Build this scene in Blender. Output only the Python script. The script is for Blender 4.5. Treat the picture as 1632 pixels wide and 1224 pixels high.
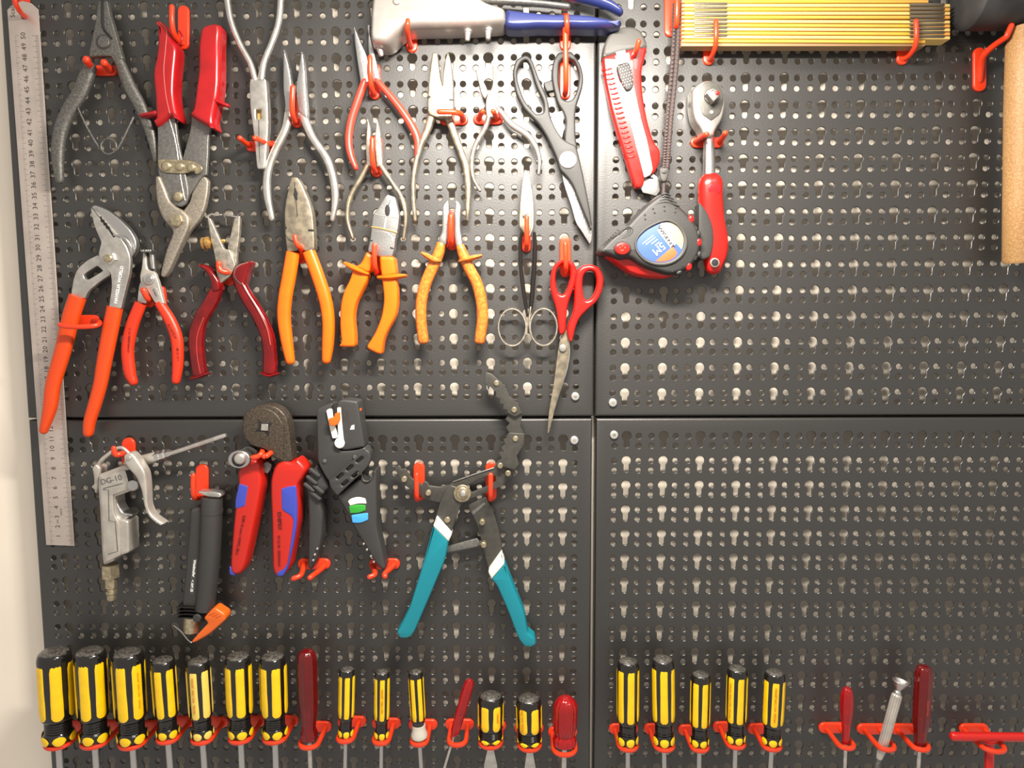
import bpy, bmesh, math, random
from mathutils import Vector, Matrix
from mathutils.geometry import tessellate_polygon, delaunay_2d_cdt
import numpy as np
random.seed(7)
for o in list(bpy.data.objects): bpy.data.objects.remove(o, do_unlink=True)
SC = bpy.context.scene
COL = SC.collection
# ------------------------------------------------------------------ camera
# board frame: X right (mm), Y up (mm), h = distance in front of the board (mm)
F = 1180.0
RM = np.array([[0.9999858850059589, -0.0037730613357360603, -0.0037408283850099175],
               [0.0034027864168612557, 0.9955211820994542, -0.09447749486468264],
               [0.004080543278847417, 0.09446343207538928, 0.9955199692457642]])
CAM = np.array([-47.623, 48.262, 727.874])
Z0 = 1.5
def W(X, Y, h): return Vector((X/1000.0, -h/1000.0, Y/1000.0 + Z0))
def PM(x, y, h=0.0):
    d = RM.T @ np.array([(x-816)/F, -(y-612)/F, -1.0])
    t = (h-CAM[2])/d[2]
    p = CAM + t*d
    return (p[0], p[1], h)
def MMPX(h): return (CAM[2]-h)/F*1.004      # millimetres per photo pixel at height h
cam = bpy.data.objects.new('camera', bpy.data.cameras.new('camera')); COL.objects.link(cam)
cam.data.sensor_fit = 'HORIZONTAL'; cam.data.sensor_width = 36.0
cam.data.lens = 36.0*F/1632.0
cam.data.clip_start = 0.01; cam.data.clip_end = 50
M = np.array([[1, 0, 0], [0, 0, -1], [0, 1, 0]], float)
R4 = Matrix((M @ RM.T).tolist()).to_4x4()
cam.matrix_world = Matrix.Translation(W(*CAM)) @ R4
SC.camera = cam
# ------------------------------------------------------------------ light
def link_area(name, X, Y, h, target, sx, sy, power, col):
    l = bpy.data.lights.new(name, 'AREA'); l.shape = 'RECTANGLE'; l.size = sx; l.size_y = sy
    l.energy = power; l.color = col
    o = bpy.data.objects.new(name, l); COL.objects.link(o)
    p = W(X, Y, h); q = W(*target); o.location = p
    o.rotation_euler = (q-p).to_track_quat('-Z', 'Y').to_euler()
    return o
link_area('work_lamp', -5, 335, 285, (-5, -230, 0), 0.25, 0.022, 7.0, (1.0, 0.93, 0.84))
link_area('panel_sheen_fill', 900, 1500, 1700, (150, 0, 0), 0.9, 0.4, 7.0, (1.0, 0.93, 0.85))  # added unseen fill, puts a sheen on the upper right of the panels
world = bpy.data.worlds.new('world'); SC.world = world; world.use_nodes = True
world.node_tree.nodes['Background'].inputs[0].default_value = (1.0, 0.93, 0.86, 1)
world.node_tree.nodes['Background'].inputs[1].default_value = 0.5
SC.view_settings.view_transform = 'Standard'; SC.view_settings.look = 'None'
SC.view_settings.gamma = 1.0; SC.view_settings.use_curve_mapping = False
SC.view_settings.exposure = 0.42
# ------------------------------------------------------------------ materials
def lin(c):
    return tuple(((v/255.0)/12.92 if v/255.0 <= 0.04045 else ((v/255.0+0.055)/1.055)**2.4) for v in c) + (1.0,)
def mat(name, c, rough=0.45, metal=0.0, bump=0.0, bscale=800.0, var=0.0, vscale=120.0, c2=None, trans=0.0, coat=0.0, spec=0.5, sss=0.0, bdist=0.0003):
    m = bpy.data.materials.new(name); m.use_nodes = True
    nt = m.node_tree; b = nt.nodes['Principled BSDF']
    b.inputs['Base Color'].default_value = lin(c); b.inputs['Roughness'].default_value = rough
    b.inputs['Metallic'].default_value = metal; b.inputs['Coat Weight'].default_value = coat
    b.inputs['Coat Roughness'].default_value = 0.3 if name == 'black_powder_coat' else 0.08
    b.inputs['Specular IOR Level'].default_value = spec
    b.inputs['Transmission Weight'].default_value = trans
    if sss: b.inputs['Subsurface Weight'].default_value = sss; b.inputs['Subsurface Radius'].default_value = (0.004, 0.001, 0.0005)
    tc = nt.nodes.new('ShaderNodeTexCoord')
    if bump:
        n = nt.nodes.new('ShaderNodeTexNoise'); n.inputs['Scale'].default_value = bscale; n.inputs['Detail'].default_value = 2
        bp = nt.nodes.new('ShaderNodeBump'); bp.inputs['Strength'].default_value = bump; bp.inputs['Distance'].default_value = bdist
        nt.links.new(tc.outputs['Object'], n.inputs['Vector']); nt.links.new(n.outputs['Fac'], bp.inputs['Height'])
        nt.links.new(bp.outputs['Normal'], b.inputs['Normal'])
    if var or c2:
        n = nt.nodes.new('ShaderNodeTexNoise'); n.inputs['Scale'].default_value = vscale; n.inputs['Detail'].default_value = 5
        r = nt.nodes.new('ShaderNodeValToRGB'); r.color_ramp.elements[0].position = 0.38; r.color_ramp.elements[1].position = 0.66
        a = c if c2 else tuple(v*(1-var) for v in c); d = c2 if c2 else tuple(min(255, v*(1+var)) for v in c)
        r.color_ramp.elements[0].color = lin(a); r.color_ramp.elements[1].color = lin(d)
        nt.links.new(tc.outputs['Object'], n.inputs['Vector']); nt.links.new(n.outputs['Fac'], r.inputs['Fac'])
        nt.links.new(r.outputs['Color'], b.inputs['Base Color'])
    return m
MT = dict(
 wall=mat('plaster', (240, 229, 212), 0.9, bump=0.25, bscale=300, var=0.012, vscale=8),
 panel=mat('black_powder_coat', (32, 30, 27), 0.52, bump=0.6, bscale=620, bdist=0.00025, spec=0.8, coat=0.4),
 screw=mat('zinc_screw', (225, 225, 220), 0.3, 0.85),
 hook=mat('orange_red_plastic', (222, 58, 24), 0.34, sss=0.0, spec=0.5),
 steel=mat('steel', (200, 196, 188), 0.36, 0.9, bump=0.2, bscale=900, var=0.06),
 chrome=mat('chrome', (186, 185, 182), 0.3, 0.95, bump=0.7, bscale=1100),
 oldsteel=mat('worn_steel', (150, 143, 130), 0.45, 0.8, bump=0.5, bscale=900, c2=(186, 178, 164), vscale=220),
 rusty=mat('spotted_steel', (132, 123, 108), 0.42, 0.8, bump=0.3, bscale=900, c2=(172, 160, 136), vscale=150),
 darksteel=mat('dark_steel', (92, 90, 86), 0.5, 0.6, bump=0.5, bscale=1500, c2=(120, 118, 112), vscale=500),
 blacksteel=mat('black_steel', (76, 74, 69), 0.42, 0.5, bump=0.3, bscale=1200, var=0.05, vscale=200),
 crimphead=mat('oiled_dark_steel', (62, 54, 46), 0.42, 0.5, bump=0.5, bscale=1300, c2=(92, 82, 70), vscale=500),
 reddeep=mat('clear_deep_red_plastic', (150, 24, 24), 0.14, trans=0.7),
 cast=mat('cast_steel', (138, 130, 118), 0.5, 0.7, bump=0.8, bscale=1300, c2=(165, 156, 142), vscale=600),
 greysteel=mat('grey_forged_steel', (120, 118, 114), 0.45, 0.7, bump=0.5, bscale=1300, var=0.08, vscale=400),
 alu=mat('cast_aluminium', (186, 180, 170), 0.42, 0.55, bump=0.3, bscale=900, var=0.05, vscale=90),
 rulersteel=mat('ruler_steel', (192, 180, 170), 0.42, 0.45, bump=0.1, bscale=900, var=0.03, vscale=40),
 brass=mat('brass', (200, 160, 96), 0.35, 0.8, var=0.08),
 gold=mat('yellow_zinc', (172, 160, 132), 0.33, 0.8, var=0.1, vscale=300),
 ink=mat('black_ink', (46, 42, 40), 0.6),
 dark=mat('dark_gap', (18, 17, 16), 0.7),
 redgrip=mat('red_vinyl', (158, 20, 24), 0.26, var=0.05, vscale=60),
 redclear=mat('clear_dark_red_plastic', (124, 10, 14), 0.16, trans=0.35, var=0.1, vscale=80),
 redhandle=mat('clear_red_plastic', (214, 30, 34), 0.12, trans=0.7),
 redbright=mat('bright_red_plastic', (192, 26, 20), 0.25),
 orange=mat('orange_vinyl', (214, 68, 12), 0.42, bump=0.15, bscale=700),
 orange2=mat('red_orange_dip', (206, 48, 16), 0.4, bump=0.4, bscale=1200),
 amber=mat('bright_orange_plastic', (232, 102, 10), 0.32, var=0.03, vscale=60),
 amberold=mat('worn_brown_orange_plastic', (190, 92, 30), 0.32, c2=(222, 122, 44), vscale=350, coat=0.3),
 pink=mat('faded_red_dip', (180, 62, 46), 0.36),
 grey=mat('grey_rubber', (42, 41, 39), 0.55, bump=0.5, bscale=1400),
 greylt=mat('light_grey_rubber', (66, 64, 60), 0.55, bump=0.4, bscale=1400),
 black=mat('black_plastic', (52, 51, 50), 0.5, bump=0.7, bscale=1300),
 blackgloss=mat('glossy_black_plastic', (24, 22, 20), 0.12, spec=0.6),
 capblack=mat('scuffed_sheen_black_plastic', (46, 44, 41), 0.38, bump=0.8, bscale=900, c2=(92, 88, 80), vscale=400, coat=0.5),  # scuffs, with the domes' grey reflections also put into the tone
 yellow=mat('yellow_plastic', (242, 196, 12), 0.3, var=0.02),
 yellowpale=mat('pale_yellow_plastic', (236, 204, 92), 0.3),
 yellowdull=mat('dull_green_yellow_plastic', (190, 178, 60), 0.3),
 bluegun=mat('blue_rubber_grip', (36, 44, 92), 0.32),
 blue=mat('blue_plastic', (56, 68, 165), 0.4),
 knipred=mat('red_plastic_grip', (182, 32, 20), 0.36),
 silverpaint=mat('silver_painted_cast', (168, 163, 157), 0.3, 0.5, var=0.02),
 teal=mat('teal_vinyl', (12, 122, 136), 0.36, bump=0.1, bscale=700),
 white=mat('white_plastic', (226, 222, 212), 0.45),
 whitew=mat('pivot_white', (245, 245, 242), 0.3),
 green=mat('green_rubber', (46, 150, 46), 0.5), sky=mat('sky_blue_rubber', (66, 158, 224), 0.5),
 leverorange=mat('orange_lever_plastic', (216, 96, 24), 0.35),
 woodhandle=mat('varnished_wood', (160, 120, 74), 0.5, bump=0.5, bscale=1500, c2=(184, 144, 96), vscale=600),
 rubber=mat('black_rubber', (44, 44, 44), 0.6, var=0.3, vscale=30),
 slata=mat('yellow_painted_slat', (212, 176, 46), 0.5, c2=(212, 152, 70), vscale=12),
 slatb=mat('pale_yellow_slat', (224, 206, 120), 0.5, c2=(216, 184, 112), vscale=12),
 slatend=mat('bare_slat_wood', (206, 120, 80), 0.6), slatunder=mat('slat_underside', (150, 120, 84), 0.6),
 hinge=mat('hinge_steel', (104, 94, 80), 0.4, 0.7, bump=0.3, bscale=600),
 cord=mat('woven_cord', (52, 42, 40), 0.7), cordlt=mat('woven_cord_light', (96, 76, 70), 0.7),
 lblblue=mat('label_blue', (66, 92, 160), 0.4), lblcream=mat('label_cream', (186, 160, 118), 0.4),
 lblwhite=mat('label_white', (222, 222, 222), 0.4), lblorange=mat('label_orange', (236, 92, 50), 0.4),
 textred=mat('red_print', (190, 70, 20), 0.5), textdark=mat('dark_red_print', (96, 16, 12), 0.5),
 texturedwhite=mat('clouded_collar', (196, 190, 176), 0.3),
)
# ------------------------------------------------------------------ builders
class T_: pass
CUR = None
def thing(name, label, cat, px, h=8, group=None):
    global CUR
    o = bpy.data.objects.new(name, None); COL.objects.link(o)
    X, Y, _ = PM(px[0], px[1], h); o.location = W(X, Y, 0); o.empty_display_size = 0.01
    o['label'] = label; o['category'] = cat
    if group: o['group'] = group
    CUR = o
    return o
def mk(name, verts, faces, m, par=None, smooth=True, ang=38, kind=None, label=None):
    """verts: board-frame mm triples"""
    root = par or CUR
    top = root
    base = Vector((0, 0, 0)); q = root
    while q is not None: base = base + q.location; q = q.parent
    me = bpy.data.meshes.new(name)
    me.from_pydata([tuple(W(*v)-base) for v in verts], [], faces)
    bm = bmesh.new(); bm.from_mesh(me); bmesh.ops.remove_doubles(bm, verts=bm.verts, dist=1e-7)
    bmesh.ops.recalc_face_normals(bm, faces=bm.faces); bm.to_mesh(me); bm.free()
    if smooth:
        me.polygons.foreach_set('use_smooth', [True]*len(me.polygons)); me.set_sharp_from_angle(angle=math.radians(ang))
    me.materials.append(MT[m])
    o = bpy.data.objects.new(name, me); COL.objects.link(o); o.parent = root
    if kind: o['kind'] = kind
    if label: o['label'] = label
    return o
def K(x0, y0, f): return lambda pts: [(x0+p[0]/f, y0+p[1]/f)+tuple(p[2:]) for p in pts]
def chaikin(p, bev=0.0):
    """round the corners: sharp ones barely, gentle bends fully"""
    q = []; n = len(p)
    for i in range(n):
        a, b, c = p[i-1], p[i], p[(i+1) % n]
        e1 = (b[0]-a[0], b[1]-a[1]); e2 = (c[0]-b[0], c[1]-b[1])
        l1 = math.hypot(*e1) or 1e-6; l2 = math.hypot(*e2) or 1e-6
        turn = math.degrees(math.acos(max(-1, min(1, (e1[0]*e2[0]+e1[1]*e2[1])/(l1*l2)))))
        lim = max(9.0 if turn < 35 else (3.2 if turn < 60 else 1.7), bev*1.75)
        d1 = min(0.42*l1, lim); d2 = min(0.42*l2, lim)
        A = (b[0]-e1[0]/l1*d1, b[1]-e1[1]/l1*d1); Cc = (b[0]+e2[0]/l2*d2, b[1]+e2[1]/l2*d2)
        for t in (0, 0.33, 0.67, 1):
            q.append(tuple((1-t)**2*A[j]+2*t*(1-t)*b[j]+t*t*Cc[j] for j in (0, 1)))
    return q
def crc(p, n=4):
    out = []; L = len(p)
    for i in range(L):
        a, b, c, d = p[(i-1) % L], p[i], p[(i+1) % L], p[(i+2) % L]
        for k in range(n):
            t = k/n
            out.append(tuple(0.5*(2*b[j]+(c[j]-a[j])*t+(2*a[j]-5*b[j]+4*c[j]-d[j])*t*t+(3*b[j]-a[j]-3*c[j]+d[j])*t**3) for j in range(2)))
    return out
def area(p): return sum(p[i][0]*p[(i+1) % len(p)][1]-p[(i+1) % len(p)][0]*p[i][1] for i in range(len(p)))/2
def clean(p):
    q = []
    for a in p:
        if not q or math.hypot(a[0]-q[-1][0], a[1]-q[-1][1]) > 0.02: q.append(a)
    if math.hypot(q[0][0]-q[-1][0], q[0][1]-q[-1][1]) <= 0.02: q.pop()
    return q
def inset(p, d):
    out = []; n = len(p)
    for i in range(n):
        a, b, c = p[i-1], p[i], p[(i+1) % n]
        e1 = Vector((b[0]-a[0], b[1]-a[1])); e2 = Vector((c[0]-b[0], c[1]-b[1]))
        if e1.length < 1e-6 or e2.length < 1e-6: out.append(b); continue
        e1.normalize(); e2.normalize()
        n1 = Vector((-e1.y, e1.x)); n2 = Vector((-e2.y, e2.x)); m = n1+n2
        if m.length < 1e-4: m = n1
        m.normalize(); k = 1.0/max(0.62, m.dot(n1))
        out.append((b[0]+m.x*d*k, b[1]+m.y*d*k))
    return out
def solid(loops, h0, h1, bev, seg=3, bevh=None, back=0.3):
    """loops: list of mm loops (first outer); returns verts, faces"""
    bevh = bev if bevh is None else bevh
    bevh = min(bevh, (h1-h0)*0.8)
    V = []; Fc = []; L = []
    for li, p in enumerate(loops):
        p = clean(p); A = area(p)
        if (li == 0 and A < 0) or (li > 0 and A > 0): p = p[::-1]
        L.append(p)
    ringstart = []
    fronts = []; backs = []
    for p in L:
        n = len(p); rings = []
        rings.append((inset(p, back), h0)); rings.append((p, h0+back))
        if bev > 0:
            for k in range(seg+1):
                a = k/seg*math.pi/2
                rings.append((inset(p, bev*(1-math.cos(a))) if k else p, h1-bevh+bevh*math.sin(a)))
        else: rings.append((p, h1))
        ids = []
        for r, h in rings:
            s = len(V); V += [(x, y, h) for x, y in r]; ids.append(s)
        for a, b in zip(ids[:-1], ids[1:]):
            for i in range(n):
                j = (i+1) % n; Fc.append((a+i, a+j, b+j, b+i))
        fronts.append((ids[-1], rings[-1][0])); backs.append((ids[0], rings[0][0]))
    for grp, flip in ((fronts, False), (backs, True)):
        idx = []; polys = []
        for s, r in grp:
            idx += list(range(s, s+len(r))); polys.append([Vector((x, y, 0)) for x, y in r])
        for t in tessellate_polygon(polys):
            f = (idx[t[0]], idx[t[1]], idx[t[2]])
            Fc.append(f[::-1] if flip else f)
    return V, Fc
def rnd(pts, mode, bev=0.0):
    if mode == 'c': return chaikin(pts, bev)
    if mode == 's': return crc(pts)
    return list(pts)
def plate(name, pts, h0, h1, m, par=None, bev=0.6, mode='c', holes=(), seg=3, bevh=None, ang=38, label=None, kind=None):
    loops = [[PM(x, y, h1)[:2] for x, y in rnd([q[:2] for q in l], mode, bev)] for l in [pts]+list(holes)]
    V, Fc = solid(loops, h0, h1, bev, seg, bevh)
    return mk(name, V, Fc, m, par, ang=ang, label=label, kind=kind)
def circ(x, y, r, n=20, ry=None, rot=0):
    ry = r if ry is None else ry; c, s = math.cos(rot), math.sin(rot)
    return [(x+r*math.cos(2*math.pi*i/n)*c-ry*math.sin(2*math.pi*i/n)*s, y+r*math.cos(2*math.pi*i/n)*s+ry*math.sin(2*math.pi*i/n)*c) for i in range(n)]
def disc(name, x, y, r, h0, h1, m, par=None, bev=0.5, ry=None, rot=0, n=22, bevh=None, label=None, holes=()):
    return plate(name, circ(x, y, r, n, ry, rot), h0, h1, m, par, bev, 'n', holes=holes, bevh=bevh, label=label)
def stad(x0, y0, x1, y1):
    """stadium outline filling a pixel box"""
    w, hh = x1-x0, y1-y0; r = min(w, hh)/2; out = []
    for cx, cy, a0 in ((x1-r, y1-r, 0), (x0+r, y1-r, 90), (x0+r, y0+r, 180), (x1-r, y0+r, 270)):
        for k in range(7):
            a = math.radians(a0+k*15); out.append((cx+r*math.cos(a), cy+r*math.sin(a)))
    return out
def catm(P, n):
    P = [np.array(p, float) for p in P]; out = []
    for i in range(len(P)-1):
        a = P[i-1] if i else 2*P[0]-P[1]; b, c = P[i], P[i+1]; d = P[i+2] if i+2 < len(P) else 2*P[-1]-P[-2]
        for k in range(n):
            t = k/n
            out.append(0.5*(2*b+(c-a)*t+(2*a-5*b+4*c-d)*t*t+(3*b-a-3*c+d)*t**3))
    out.append(P[-1]); return out
def sweep(pts, e=2.0, n=12, cap=(1, 1), rnd_=False, capk=1.0):
    """pts: (X,Y,h,w,t) in mm"""
    V = []; Fc = []; rings = []
    c = [Vector(p[:3]) for p in pts]
    tn = []
    for i in range(len(c)):
        a = c[max(0, i-1)]; b = c[min(len(c)-1, i+1)]; tn.append((b-a).normalized())
    N = None; fr = []
    for i in range(len(c)):
        if rnd_:
            if N is None:
                N = tn[i].cross(Vector((0, 0, 1)))
                if N.length < 0.1: N = tn[i].cross(Vector((0, 1, 0)))
                if N.length < 0.1: N = Vector((1, 0, 0))
            N = (N-tn[i]*N.dot(tn[i])).normalized()
        else:
            N = tn[i].cross(Vector((0, 0, 1))).normalized()
        fr.append((N.copy(), tn[i].cross(N).normalized()))
    def ring(ci, fN, fB, w, t):
        s = len(V)
        for k in range(n):
            a = 2*math.pi*(k+0.5)/n; ca, sa = math.cos(a), math.sin(a)
            x = math.copysign(abs(ca)**(2/e), ca)*w/2; y = math.copysign(abs(sa)**(2/e), sa)*t/2
            p = ci+fN*x+fB*y; V.append((p.x, p.y, p.z))
        return s
    ids = []
    def endcap(i, sgn):
        r = []
        w, t = pts[i][3], pts[i][4]; ext = min(w, t)/2*capk
        for k in (3, 2, 1):
            a = k/3*math.pi/2*0.92
            r.append(ring(c[i]+tn[i]*sgn*ext*math.sin(a), fr[i][0], fr[i][1], w*math.cos(a), t*math.cos(a)))
        return r
    if cap[0]: ids += endcap(0, -1)
    for i in range(len(c)): ids.append(ring(c[i], fr[i][0], fr[i][1], pts[i][3], pts[i][4]))
    if cap[1]: ids += endcap(len(c)-1, 1)[::-1]
    for a, b in zip(ids[:-1], ids[1:]):
        for k in range(n): Fc.append((a+k, a+(k+1) % n, b+(k+1) % n, b+k))
    Fc.append(tuple(range(ids[0], ids[0]+n))[::-1]); Fc.append(tuple(range(ids[-1], ids[-1]+n)))
    return V, Fc
def tube(name, path, m, par=None, e=2.0, n=12, cap=(1, 1), sub=4, rd=False, ang=50, capk=1.0, label=None, kind=None):
    """path: (x_px, y_px, h_mm, w_px[, t_mm])"""
    P = []
    for p in path:
        X, Y, h = PM(p[0], p[1], p[2]); w = p[3]*MMPX(h); t = p[4] if len(p) > 4 else w
        P.append((X, Y, h, w, t))
    if sub > 1: P = catm(P, sub)
    V, Fc = sweep(P, e, n, cap, rd, capk)
    return mk(name, V, Fc, m, par, ang=ang, label=label, kind=kind)
def lathe(name, A, B, prof, m, par=None, n=28, flute=None, ang=40, label=None):
    """A,B board mm points; prof [(s along from A mm, r mm)]; flute(angle)->radius factor"""
    A = Vector(A); B = Vector(B); ax = (B-A).normalized(); u = ax.cross(Vector((0, 0, 1))).normalized(); v = ax.cross(u)
    V = []; Fc = []; 
    for s, r in prof:
        for k in range(n):
            a = 2*math.pi*k/n; rr = r*(flute(a) if flute else 1); p = A+ax*s+u*rr*math.cos(a)+v*rr*math.sin(a); V.append((p.x, p.y, p.z))
    for i in range(len(prof)-1):
        for k in range(n): Fc.append((i*n+k, i*n+(k+1) % n, (i+1)*n+(k+1) % n, (i+1)*n+k))
    Fc.append(tuple(range(n))[::-1]); Fc.append(tuple(range((len(prof)-1)*n, len(prof)*n)))
    return mk(name, V, Fc, m, par, ang=ang, label=label)
def text(name, s, x, y, hpx, deg, h, m, par=None, bold=0.0, spacing=1.0, squash=1.0):
    """flat print: text centred at pixel (x,y), cap height hpx, turned deg (counter-clockwise, seen from the front)"""
    cu = bpy.data.curves.new(name, 'FONT'); cu.body = s; cu.align_x = 'CENTER'; cu.align_y = 'CENTER'
    cu.size = 1.0; cu.offset = bold; cu.space_character = spacing; cu.resolution_u = 3
    to = bpy.data.objects.new('tmp_text', cu); COL.objects.link(to)
    dg = bpy.context.evaluated_depsgraph_get(); me = bpy.data.meshes.new_from_object(to.evaluated_get(dg))
    vs = [v.co.copy() for v in me.vertices]; fs = [tuple(p.vertices) for p in me.polygons]
    bpy.data.objects.remove(to, do_unlink=True); bpy.data.meshes.remove(me)
    X, Y, _ = PM(x, y, h); k = hpx*MMPX(h)/0.70; c, sn = math.cos(math.radians(deg)), math.sin(math.radians(deg))
    V = [(X+(v.x*k*squash)*c-(v.y*k)*sn, Y+(v.x*k*squash)*sn+(v.y*k)*c, h) for v in vs]
    n = len(V); V2 = V+[(a, b, q-0.12) for a, b, q in V]
    return mk(name, V2, fs+[tuple(i+n for i in f[::-1]) for f in fs], m, par, smooth=False)
def hexa(name, x, y, r, h0, h1, m, par=None, rot=0.2):
    return plate(name, circ(x, y, r, 6, rot=rot), h0, h1, m, par, 0.6, 'n')
# ---- hooks
HG = 'red plastic hooks on the board'
def jhook(label, xb, y0, y1, tip, w=8, hw=9, dep=24, group=None, name='tool_hook'):
    """upright oblong plate y0..y1 centred on xb, one peg that leaves its lower end and turns up to tip"""
    thing(name, label, 'hook', (xb, y1), 0, group)
    plate('back_plate', stad(xb-hw, y0, xb+hw, y1), 0.15, 3.2, 'hook', bev=1.2, mode='n')
    yb = y1-hw*0.95
    X0, Y0, _ = PM(xb, yb, 2); X1, Y1, _ = PM(tip[0], tip[1], dep)
    r = w*MMPX(dep)
    pts = [(X0, Y0, 1.5), (X0+(X1-X0)*0.15, Y0-1, dep*0.45), (X0+(X1-X0)*0.45, Y0+(Y1-Y0)*0.12, dep*0.85), (X0+(X1-X0)*0.75, Y0+(Y1-Y0)*0.5, dep), (X1, Y1, dep)]
    P = catm([(a, b, c, r*(1.1 if i == 0 else 1), r*(1.1 if i == 0 else 1)) for i, (a, b, c) in enumerate(pts)], 5)
    V, Fc = sweep(P, 2, 12, (0, 1), True); mk('peg', V, Fc, 'hook')
def dhook(label, x1, x2, y, tips=None, w=8, L=34, plate_box=None):
    """lying oblong plate with two straight prongs"""
    thing('double_tool_hook', label, 'hook', ((x1+x2)/2, y), 0)
    b = plate_box or (min(x1, x2)-10, y-9, max(x1, x2)+10, y+9)
    plate('back_plate', stad(*b), 0.15, 3.2, 'hook', bev=1.2, mode='n')
    for i, x in enumerate((x1, x2)):
        X, Y, _ = PM(x, y, 2)
        if tips: X2, Y2, _ = PM(tips[i][0], tips[i][1], L)
        else: X2, Y2 = X, Y+4
        r = w*MMPX(L)
        P = catm([(X, Y, 1.5, r*1.2, r*1.2), (X+(X2-X)*.3, Y+(Y2-Y)*.1, L*0.4, r, r), (X+(X2-X)*.75, Y+(Y2-Y)*.6, L*0.85, r, r), (X2, Y2, L, r, r)], 4)
        V, Fc = sweep(P, 2, 12, (0, 1), True); mk('prong', V, Fc, 'hook')
# ------------------------------------------------------------------ wall and perforated panels
def box_struct(name, x0, x1, y0, y1, h0, h1, m):
    o = None
    V = [(x, y, h) for h in (h0, h1) for y in (y0, y1) for x in (x0, x1)]
    Fs = [(0, 1, 3, 2), (4, 5, 7, 6), (0, 1, 5, 4), (2, 3, 7, 6), (0, 2, 6, 4), (1, 3, 7, 5)]
    me = bpy.data.meshes.new(name); me.from_pydata([tuple(W(*v)) for v in V], [], Fs)
    bm = bmesh.new(); bm.from_mesh(me); bmesh.ops.recalc_face_normals(bm, faces=bm.faces); bm.to_mesh(me); bm.free()
    me.materials.append(MT[m]); o = bpy.data.objects.new(name, me); COL.objects.link(o); o['kind'] = 'structure'; return o
GAP = 20.0
box_struct('wall_back', -1600, 1600, -1500, 1300, -GAP-60, -GAP, 'wall')

def cell_template():
    """one keyhole and its four round holes in a 36 x 24 mm cell; origin at the keyhole's round head"""
    holes = []
    k = []                                   # keyhole: head r 4.55, slot r 2.55 down to -11.4
    r, s, yb = 4.55, 2.55, -8.9
    a0 = math.asin(s/r)
    for i in range(15):
        a = -math.pi/2+a0+(2*math.pi-2*a0)*i/14; k.append((r*math.cos(a), r*math.sin(a)))
    for i in range(7):
        a = math.pi+math.pi*i/6; k.append((s*math.cos(a), yb+s*math.sin(a)))
    holes.append(k)
    for cx in (-11.8, 11.8):
        for cy in (0.0, -9.4):
            holes.append([(cx+2.75*math.cos(2*math.pi*i/12), cy+2.75*math.sin(2*math.pi*i/12)) for i in range(12)])
    outer = [(-18, -17), (18, -17), (18, 7), (-18, 7)]
    CH = 0.45
    def grow(p, d): return inset(p, -d) if area(p) > 0 else inset(p, d)
    big = [grow(h, CH) for h in holes]
    vs = [Vector(p) for p in outer]; loops = [list(range(4))]
    for h in big: loops.append(list(range(len(vs), len(vs)+len(h)))); vs += [Vector(p) for p in h]
    tris = tessellate_polygon([[Vector((vs[i].x, vs[i].y, 0)) for i in l] for l in loops])
    V = [(v.x, v.y, 0.0) for v in vs]; Fc = [tuple(t) for t in tris]; nb = len(V)
    for li, h in enumerate(holes):
        n = len(h); a = loops[li+1][0]
        b = len(V); V += [(x, y, -0.5) for x, y in h]; c = len(V); V += [(x, y, -1.6) for x, y in h]
        for i in range(n):
            j = (i+1) % n; Fc.append((a+i, a+j, b+j, b+i)); Fc.append((b+i, b+j, c+j, c+i))
    # back face
    s = len(V); V += [(v.x, v.y, -1.6) for v in vs[:4]]
    idx = [s, s+1, s+2, s+3]
    mp = {i: s+i for i in range(4)}
    cur = None; off = nb
    for li, h in enumerate(holes):
        n = len(h); c = off+n
        for i in range(n): mp[loops[li+1][0]+i] = c+i
        off += 2*n
    Fc += [tuple(mp[i] for i in t[::-1]) for t in tris]
    return V, Fc
CV, CF = cell_template()
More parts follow.
